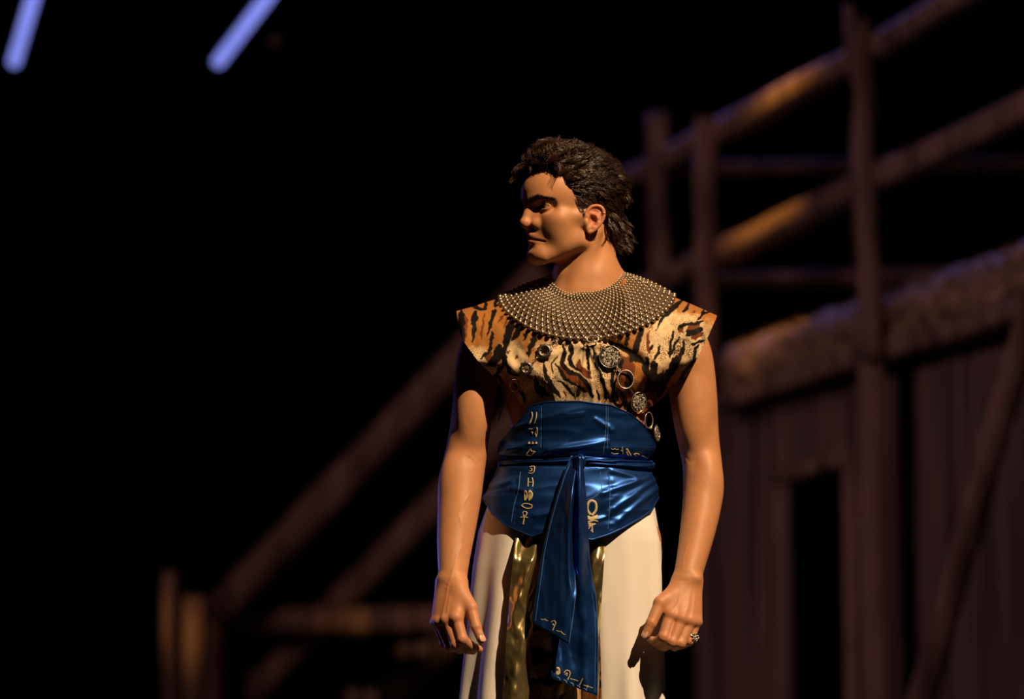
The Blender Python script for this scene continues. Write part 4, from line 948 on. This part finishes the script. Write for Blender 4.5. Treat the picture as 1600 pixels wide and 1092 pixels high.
# ------------------------------------------------------------------ hair: thousands of strands in wavy locks
HC = np.array([0, .000, .056]); HRAD = np.array([.0735, .0965, .081])
def scalp(d):                                   # point on the skull in head axes for unit directions d
    return HC+d/np.sqrt(((d/HRAD)**2).sum(-1))[..., None]
def hairline(p):                                # >0 where hair grows
    l, f, u = np.abs(p[..., 0]), p[..., 1], p[..., 2]
    low = np.interp(f, [-.12, -.075, -.045, -.028, -.020, -.004, .004, .014, .019, .030, .045, .066, .075, .10], [-.072, -.070, -.050, .022, .030, .030, .026, .002, .004, .050, .070, .074, .088, .092])
    return u-low
rh = np.random.default_rng(21)
def strand_set():
    V = []; n_pt = 12; tt = np.linspace(0, 1, n_pt)
    locks = []
    while len(locks) < 900:
        d = rh.normal(size=3); d /= np.linalg.norm(d); p = scalp(d)
        if hairline(p) > .002 and not (p[1] > -.050 and p[2] < .022 and p[1] < .0) and (p[0] > -.035 or rh.random() < .4): locks.append(p)
    # extra locks: forelock and nape
    k = 0
    while k < 90:
        d = np.array([rh.normal()*.55, .75+rh.normal()*.15, .75+rh.normal()*.15]); d /= np.linalg.norm(d); p = scalp(d)
        if hairline(p) > .0: locks.append(p); k += 1
    k = 0
    while k < 60:
        d = np.array([rh.normal()*.45+.1, -.95, -.35+rh.normal()*.25]); d /= np.linalg.norm(d); p = scalp(d)
        if hairline(p) > .0: locks.append(p); k += 1
    k = 0
    while k < 70:                                  # temple on the lit side
        d = np.array([1.0, rh.uniform(.0, .75), rh.uniform(-.3, .6)]); d /= np.linalg.norm(d); p = scalp(d)
        if hairline(p) > .0 and p[1] > .005: locks.append(p); k += 1
    for p in locks:
        l, f, u = p; N = (p-HC)/HRAD**2; N /= np.linalg.norm(N)
        front = sstep(.030, .080, f)*sstep(.06, .10, u); nape = .75*(1-sstep(.005, .045, u))*(1-sstep(-.070, -.045, f))
        side = (1-sstep(.045, .085, u))*sstep(-.045, -.01, f)
        topm = sstep(.07, .11, u)
        flow = np.array([np.sign(l)*.10+rh.normal()*.25, -1.0, -.10-.55*(1-topm)+rh.normal()*.15])
        flow = flow*(1-nape)+np.array([np.sign(l)*.15+rh.normal()*.2, -.50, -1.0])*nape
        if front > .3:
            if rh.random() < .55*front: flow = np.array([rh.normal()*.6, .55+rh.normal()*.3, .75+rh.normal()*.25])
            else: flow = np.array([rh.normal()*.5, -.6, .4])
        flow -= N*(flow@N); flow /= np.linalg.norm(flow)
        ln = (.050+.022*topm+.026*nape-.030*side)*rh.uniform(.8, 1.25); ln = ln*(1-.45*front)
        lift = (.009+.016*topm+.012*front+.006*nape-.005*side+.002*(1-sstep(-.06, -.02, f)))*rh.uniform(.5, 1.15)
        wa = (.0038+.0022*topm+.0010*nape-.0022*side)*rh.uniform(.6, 1.4); wl = rh.uniform(.024, .040)+.014*nape; ph = rh.uniform(0, 6.28)
        B = np.cross(N, flow); nst = 15; spread = .0034
        for i in range(nst):
            jit = rh.normal(size=2)*spread
            p0 = p+flow*jit[0]+B*jit[1]; p0 = scalp((p0-HC)/np.linalg.norm(p0-HC)); l2 = ln*rh.uniform(.8, 1.12); ph2 = ph+rh.normal()*.25
            s_ = tt*l2; conv = 1-.75*tt
            path = p0+flow[None]*s_[:, None]
            q = path-HC; rr = np.linalg.norm(q, axis=1); dq = q/rr[:, None]
            onsk = scalp(dq); rs = np.linalg.norm(onsk-HC, axis=1)
            hug = 1-.95*nape
            base = HC+dq*(rs*hug+np.maximum(rr, rs)*(1-hug))[:, None]
            lf = lift*(1-(1-tt)**2.2)*rh.uniform(.85, 1.1)
            w1 = wa*np.sin(s_/wl*6.28+ph2)*tt**.6; w2 = wa*np.cos(s_/wl*6.28+ph2)*tt**.6
            pos = base+dq*(lf+.9*w1+.001)[:, None]+B[None]*(w2+jit[1]*(conv-1))[:, None]
            if front > .3 and flow[1] > .1: pos = pos+np.array([0, .006, -.012])*(tt**2)[:, None]*front
            V.append(HO+pos@HR.T)
    # nape: roots on the skin behind the ear and down the back of the neck, curling outwards
    R_ = np.array([1.0, 0, 0]); D_ = np.array([0, 0, -1.0]); made = 0
    while made < 150:
        py = rh.uniform(322, 376); xl = np.interp(py, [322, 345, 376], [945, 949, 958]); px = rh.uniform(xl, xl+24)
        p0, nm = ray_hit(BT_body, px, py)
        if p0 is None:
            p0 = S(min(px, 966), py, .06+rh.uniform(-.02, .02)); nm = np.array([.8, .5, 0])
        if nm@(p0-S(925, py, .03)) < 0: nm = -nm
        made += 1; edge = (px-xl)/24
        ln = min(rh.uniform(.030, .052), (392-py)*PXM*1.05); ph = rh.uniform(0, 6.28); wa = rh.uniform(.0025, .0050); wl = rh.uniform(.024, .036)
        dr = D_+R_*(.10+.22*edge+rh.normal()*.15)+np.array([0, .15, 0]); dr /= np.linalg.norm(dr)
        B = np.cross(dr, nm); B /= np.linalg.norm(B)+1e-9
        for i in range(15):
            j = rh.normal(size=2)*.0032; l2 = ln*rh.uniform(.8, 1.1); s_ = tt*l2; ph2 = ph+rh.normal()*.25
            w1 = wa*np.sin(s_/wl*6.28+ph2)*tt**.6; w2 = wa*np.cos(s_/wl*6.28+ph2)*tt**.6
            lf = (.003+.004*edge+.004*rh.random())*(1-(1-tt)**2)
            V.append(p0+dr*(s_+j[0])[:, None]+nm*(lf+w1+.001)[:, None]+B*(w2+j[1]*(1-.7*tt))[:, None]+R_*(.005*tt**3)[:, None])
    return np.array(V)
ST = strand_set()
def strands_mesh(ST, r0, sides=3):
    ns, n, _ = ST.shape; T = np.gradient(ST, axis=1); T /= np.linalg.norm(T, axis=2)[..., None]+1e-9
    ref = np.array([.3, .5, .81]); A = np.cross(T, ref); A /= np.linalg.norm(A, axis=2)[..., None]+1e-9; B = np.cross(T, A)
    rad = r0*np.array([.8]+[1.0]*(n-5)+[.9, .75, .5, .15]); an = np.arange(sides)*2*np.pi/sides
    V = ST[:, :, None]+rad[None, :, None, None]*(np.cos(an)[None, None, :, None]*A[:, :, None]+np.sin(an)[None, None, :, None]*B[:, :, None])
    i = np.arange(ns)[:, None, None]; j = np.arange(n-1)[None, :, None]; k = np.arange(sides)[None, None]; b = i*n*sides
    F = np.stack([b+j*sides+k, b+j*sides+(k+1) % sides, b+(j+1)*sides+(k+1) % sides, b+(j+1)*sides+k], -1).reshape(-1, 4)
    return V.reshape(-1, 3), F
hvv, hff = strands_mesh(ST, .00062)
# dense undercoat
nu2, nv2 = 120, 80
uu = np.linspace(0, 2*np.pi, nu2, endpoint=False); ww = np.linspace(.01, np.pi-.3, nv2); U2, W2 = np.meshgrid(uu, ww, indexing='ij')
d = np.stack([np.cos(U2)*np.sin(W2), np.sin(U2)*np.sin(W2), np.cos(W2)], -1); p = scalp(d); hl = hairline(p)
off = .0010+.003*sstep(.0, .03, hl)+.003*sstep(.05, .11, p[..., 2])+.0015*fbm(p[..., 0]*120, p[..., 1]*120, p[..., 2]*120, 2)*sstep(0, .02, hl)
pu = p+d*off[..., None]; fu = grid_faces(nu2, nv2, True); ok = (hl.ravel()[fu] > 0).all(1)
V, F = joinq([(hvv, hff), ((HO+pu.reshape(-1, 3)@HR.T), fu[ok])])
M['hair'] = mat('dark_brown_hair', (.042, .019, .011), .37); M['hair'].node_tree.nodes['Principled BSDF'].inputs['Specular IOR Level'].default_value = .55
hair = put(obj('hair', V, F, M['hair']), person); hair['label'] = 'short dark brown wavy hair, longer at the nape'

# eyebrows, lashes: short strands laid on the skin
def brow_strands():
    out = []
    tb_ = np.linspace(0, 1, 6)
    for s in (-1, 1):
        for i in range(560):
            t = rh.random(); l = .012+.041*t; u = np.interp(t, [0, .5, 1], [.0335, .0415, .0350])+rh.normal()*.0021*(1.15-t*.7)
            d0 = np.array([.50*s, .35, .55 if t < .35 else .12]); 
            org = HO+HR@np.array([s*l, .16, u]); h = BT_body.ray_cast(Vector(org), Vector(-HF))
            if h[0] is None: continue
            p0 = np.array(h[0]); N = np.array(h[1]); N = N if N@HF > 0 else -N
            dr = HR@np.array([s*(.7+.3*t), 0, .75*(1-1.5*t)+rh.normal()*.15]); dr -= N*(dr@N); dr /= np.linalg.norm(dr); ln = rh.uniform(.005, .009)
            out.append(p0+dr*(tb_*ln)[:, None]+N*(.0004+.0014*np.sin(tb_*2.4))[:, None])
    return np.array(out)
bs = brow_strands(); n6 = bs.shape[1]
M['brow_hair'] = mat('brow_hair', (.014, .008, .006), .7)
eb = sub(obj('eyebrows', *strands_mesh(bs, .00035), M['brow_hair']), body)
# sideburn / temple fuzz
out = []
for i in range(620):
    f = rh.uniform(.004, .030); u = rh.uniform(.006, .055)
    lim = np.interp(u, [-.006, .008, .02, .055], [.008, .016, .024, .032])
    if f > lim or (u < .022 and f < .012): continue
    org = HO+HR@np.array([.14, f, u]); h = BT_body.ray_cast(Vector(org), Vector(-HX))
    if h[0] is None: continue
    p0 = np.array(h[0]); N = np.array(h[1]); N = N if N@HX > 0 else -N
    dr = HR@np.array([0, -.35+rh.normal()*.2, -1.0]); dr -= N*(dr@N); dr /= np.linalg.norm(dr)
    out.append(p0+dr*(np.linspace(0, 1, 6)*rh.uniform(.004, .009))[:, None]+N*(.0003+.0016*np.linspace(0, 1, 6))[:, None])
sub(obj('sideburns', *strands_mesh(np.array(out), .00024), M['brow_hair']), body)
# ------------------------------------------------------------------ beaded collar
M['bronze'] = mat('antique_bronze_beads', (.43, .35, .25), .36, .85)
M['gunmetal'] = mat('blackened_silver', (.55, .50, .44), .36, .9)
col_root = None
V1 = np.concatenate([bodyV[:len(hv)+len(bv)]]); 
def collar_pt(u, v):                             # u: angle round the neck (0 = front), v: 0 neck .. 1 outer edge
    su, cu = np.sin(u), np.cos(u); c = np.where(cu > 0, cu, 0)
    xi = 917+(51+4*(su > 0))*su; yi = 431+26*c**1.3-6*np.maximum(su, 0)*(1-c); di = .020-.072*np.maximum(cu, 0)+.055*np.maximum(-cu, 0)
    xo = 914+np.where(su > 0, 139, 133)*su; yo = 463+66*np.abs(c)**1.25-2*su; do = .030-.135*np.maximum(cu, 0)**.8+.10*np.maximum(-cu, 0)
    x = xi+(xo-xi)*v; y = yi+(yo-yi)*v-4*np.sin(np.pi*v); d = di+(do-di)*v
    return S(x, y, d)
ROWS, NB = 15, 72
rad = lambda v: .0025+.0022*v**1.2
vs = np.cumsum([rad(i/(ROWS-1)) for i in range(ROWS)]); vs = (vs-vs[0])/(vs[-1]-vs[0])
pos = {}
for i in range(ROWS):
    for j in range(NB):
        u = (j+.5*(i % 2))/NB*2*np.pi-np.pi; p = collar_pt(np.array(u), np.array(vs[i]))
        r_ = rad(vs[i]); best = None
        for bt in (BT_top, BT_body):
            h = bt.find_nearest(Vector(p))
            if h[0] is None: continue
            q = np.array(h[0]); dd = np.linalg.norm(p-q)
            if best is None or dd < best[0]: best = (dd, q, bt)
        if abs(u) < 1.9:
            # push forward until clear of cloth and skin, along the line of sight
            hits = [ray_hit(bt, *project(p[None])[0]) for bt in (BT_top, BT_body)]
            ys = [h[0][1] for h in hits if h[0] is not None]
            if ys:
                px_, py_ = project(p[None])[0]; yy = min(ys)-r_-.002
                if vs[i] > .12 or yy > p[1]: p = S(px_, py_, min(max(yy, p[1]-.03), p[1]+.02) if vs[i] < .25 else yy)
        pos[i, j] = p
# relax depth so the net lies smoothly
for _ in range(3):
    new = {}
    for (i, j), p in pos.items():
        nb = [pos[k] for k in ((i, (j-1) % NB), (i, (j+1) % NB)) ]
        new[i, j] = np.array([p[0], .5*p[1]+.25*(nb[0][1]+nb[1][1]), p[2]])
        new[i, j][1] = min(new[i, j][1], p[1]+.0005)
    pos = new
bead_me = {}
def ico(r_):
    return sphere((0, 0, 0), r_, 12, 9)
collar = put(empty('beaded_collar', tuple(pos[0, NB//2])), person); collar['label'] = 'wide net collar of bronze beads'
collar.location = (0, 0, 0); collar.matrix_parent_inverse = Matrix.Translation(-person.location)
bpy.context.view_layer.update()
prt = []; n_single = 0
bmesh_big = new_mesh('bead', *ico(1.0)); bmesh_big.polygons.foreach_set('use_smooth', np.ones(len(bmesh_big.polygons), bool)); bmesh_big.materials.append(M['bronze'])
for (i, j), p in pos.items():
    r_ = rad(vs[i])*(1.06 if i == ROWS-1 else 1)
    u = (j+.5*(i % 2))/NB*2*np.pi-np.pi
    if i >= ROWS-8 and abs(u) < 1.6:
        o = bpy.data.objects.new('bead', bmesh_big); COL.objects.link(o); o.parent = collar; o.location = p; o.scale = (r_,)*3; n_single += 1
    else:
        v, f = ico(r_); prt.append((v+p, f))
st_ = obj('small_beads', *joinq(prt), M['bronze'], collar); st_['kind'] = 'stuff'
lin = np.array([[pos[i, j]+np.array([0, .0010, -.0005]) for j in range(NB)] for i in range(ROWS)])
lin = np.concatenate([lin, lin[:, :1]], 1)
obj('lining', lin.reshape(-1, 3), grid_faces(ROWS, NB+1), mat('brown_net_lining', (.085, .050, .028), .7), collar)
# thread links between the beads
prt = []
for (i, j), p in pos.items():
    if i == ROWS-1: continue
    js = ((j, j-1) if i % 2 == 0 else (j, j+1))
    for q in js:
        b = pos[i+1, q % NB]
        if np.linalg.norm(b-p) < .03: prt.append(tube([p, b], .0009, 4, False))
lk = obj('link_wire', *join(prt), M['gunmetal'], collar); lk['kind'] = 'stuff'
print('single beads', n_single)

# ------------------------------------------------------------------ medallion chains hanging from the collar
chain = empty('medallion_chain'); chain.parent = person; chain.matrix_parent_inverse = Matrix.Translation(-person.location); chain['label'] = 'silver chain of filigree discs and rings across the chest'
bpy.context.view_layer.update()
def frame_at(px, py, off=.005, tilt=None, sp=1):
    best = None
    for dx, dy in ((0, 0), (-sp, 0), (sp, 0), (0, -sp), (0, sp)):
        hs = [ray_hit(b, px+dx, py+dy) for b in (BT_top, BT_cor, BT_body)]; hs = [h for h in hs if h[0] is not None]
        if not hs: continue
        hs.sort(key=lambda h: h[0][1]); h = hs[0]
        if best is None: best = [h[0][1], h[1]]
        best[0] = min(best[0], h[0][1])
    y, n = best if best else (.03, np.array([-.5, -.85, 0])); p = S(px, py, y)
    n = n if n[1] < 0 else -n
    n = n*.5+np.array([0, -1, 0])*.5; n /= np.linalg.norm(n)
    if tilt is not None: n = np.array(tilt)/np.linalg.norm(tilt)
    e1 = np.cross([0, 0, 1], n); e1 /= np.linalg.norm(e1); e2 = np.cross(n, e1)
    return p+n*off, e1, e2, n
def ring_part(name, px, py, rx, ry, wire, bead=0, petals=0, tilt=None, rot=0.0):
    c, e1, e2, n = frame_at(px, py, .004, tilt, min(rx, ry)); prt = []
    pts = []
    for a in np.linspace(0, 2*np.pi, 33):
        x, y = rx*PXM*math.cos(a), ry*PXM*math.sin(a); x, y = x*math.cos(rot)-y*math.sin(rot), x*math.sin(rot)+y*math.cos(rot)
        pts.append(c+e1*x+e2*y)
    prt.append(tube(pts, wire, 8, False))
    for k in range(bead):
        a = 2*np.pi*k/bead; prt.append(sphere(c+e1*rx*PXM*math.cos(a)+e2*ry*PXM*math.sin(a)+n*.0006, wire*.95, 7, 5))
    for k in range(petals):
        a = 2*np.pi*k/petals; cc = c+e1*rx*PXM*math.cos(a)+e2*ry*PXM*math.sin(a)
        R = np.stack([e1*math.cos(a)+e2*math.sin(a), -e1*math.sin(a)+e2*math.cos(a), n], 1); prt.append(sphere(cc, (.0056, .0034, .0022), 8, 6, R))
    return sub(obj(name, *join(prt), M['dull_metal'] if petals else M['gunmetal']), chain)
rq = np.random.default_rng(31)
def disc_part(px, py, rx, ry, tilt=None):
    c, e1, e2, n = frame_at(px, py, .005, tilt, min(rx, ry)*.8); prt = []
    A, B = rx*PXM, ry*PXM
    top_ = [c+n*.0004]+[c+e1*A*math.cos(a)+e2*B*math.sin(a) for a in np.linspace(0, 2*np.pi, 36, endpoint=False)]
    low = [q-n*.0018 for q in top_]
    m = 37; F = [[0, 1+k, 1+(k+1) % 36] for k in range(36)]+[[m, m+1+(k+1) % 36, m+1+k] for k in range(36)]+[[1+k, m+1+k, m+1+(k+1) % 36, 1+(k+1) % 36] for k in range(36)]
    plate = sub(obj('disc_plate', np.array(top_+low), F, mat('dark_recess_silver', (.05, .045, .04), .5, .9) if 'rec' not in M else M['rec'], smooth=False), chain)
    for rr_ in (.97,): prt.append(tube([c+n*.0006+rr_*(e1*A*math.cos(a)+e2*B*math.sin(a)) for a in np.linspace(0, 2*np.pi, 33)], .0008, 6, False))
    for k in range(110):                          # filigree scrolls
        q = math.sqrt(rq.random())*.80; a = rq.uniform(0, 6.28); x0, y0 = q*math.cos(a), q*math.sin(a); a0 = rq.uniform(0, 6.28); s_ = rq.choice([-1, 1]); pts = []
        for t in np.linspace(0, 1, 8):
            r2 = .115*(1-.6*t); aa = a0+s_*t*4.6; pts.append(c+n*.0009+e1*A*(x0+r2*math.cos(aa))+e2*B*(y0+r2*math.sin(aa)))
        prt.append(tube(pts, .00078, 4, False))
    return sub(obj('medallion', *join(prt), M['gunmetal']), chain)
M['dull_metal'] = mat('dull_dark_silver', (.20, .18, .165), .42, .9)
M['rec'] = mat('dark_recess_silver', (.05, .045, .04), .5, .9)
def link(p0, p1):
    a = frame_at(*p0, .005)[0]; b = frame_at(*p1, .005)[0]; n = 3
    prt = []
    for k in range(n):
        c = a+(b-a)*(k+.5)/n; d = (b-a)/n*.62; pp = np.cross(d, [0, 1, 0]); pp = pp/np.linalg.norm(pp)*.0018
        if k % 2: pp = np.cross(d, pp); pp = pp/np.linalg.norm(pp)*.0018
        prt.append(tube([c+d*math.cos(t)+pp*math.sin(t) for t in np.linspace(0, 2*np.pi, 13)], .0007, 5, False))
    sub(obj('link', *join(prt), M['gunmetal']), chain)
ring_part('ring', 926, 531, 9, 6, .0014)
disc_part(953, 558, 17, 17.5); link((938, 536), (945, 545)); link((962, 570), (968, 581))
ring_part('ring', 977, 593, 12.5, 14, .0019, 34); link((984, 606), (988, 615))
disc_part(996, 628, 13.5, 16); link((1002, 643), (1006, 648))
ring_part('ring', 1012, 657, 7.5, 12.5, .0013, 0, 0, (.55, -.8, 0)); link((1016, 667), (1019, 670))
disc_part(1023, 677, 12, 13, (.93, -.37, 0))
ring_part('petal_ring', 851, 549, 8.4, 8.4, .0034, 0, 9); link((862, 535), (856, 541)); link((872, 531), (864, 533)); link((843, 556), (832, 566))
ring_part('petal_ring', 823, 575, 7.6, 7.6, .0032, 0, 8); link((817, 583), (811, 590))
ring_part('ring', 805, 601, 7, 10, .0013, 18, 0, None, -.3); link((801, 611), (797, 616))
ring_part('ring', 793, 624, 4.2, 8.5, .0012, 14, 0, (-.4, -.9, 0), -.3); link((788, 634), (783, 648)); link((783, 646), (780, 658))
# tiny cuff on the ear and stray threads
cE = H(.0670, .006, -.0085)+HR@(np.array([-math.sin(math.radians(24)), math.cos(math.radians(24)), 0])*-.0315*1.12+np.array([math.cos(math.radians(24)), math.sin(math.radians(24)), 0])*.0085+np.array([0, 0, .0185]))
sub(obj('ear_cuff', *tube([cE+.0048*(math.cos(a)*HX+math.sin(a)*HU*.3+math.sin(a)*HF*.95) for a in np.linspace(0, 2*np.pi, 17)], .0007, 6, False), M['bronze']), body)
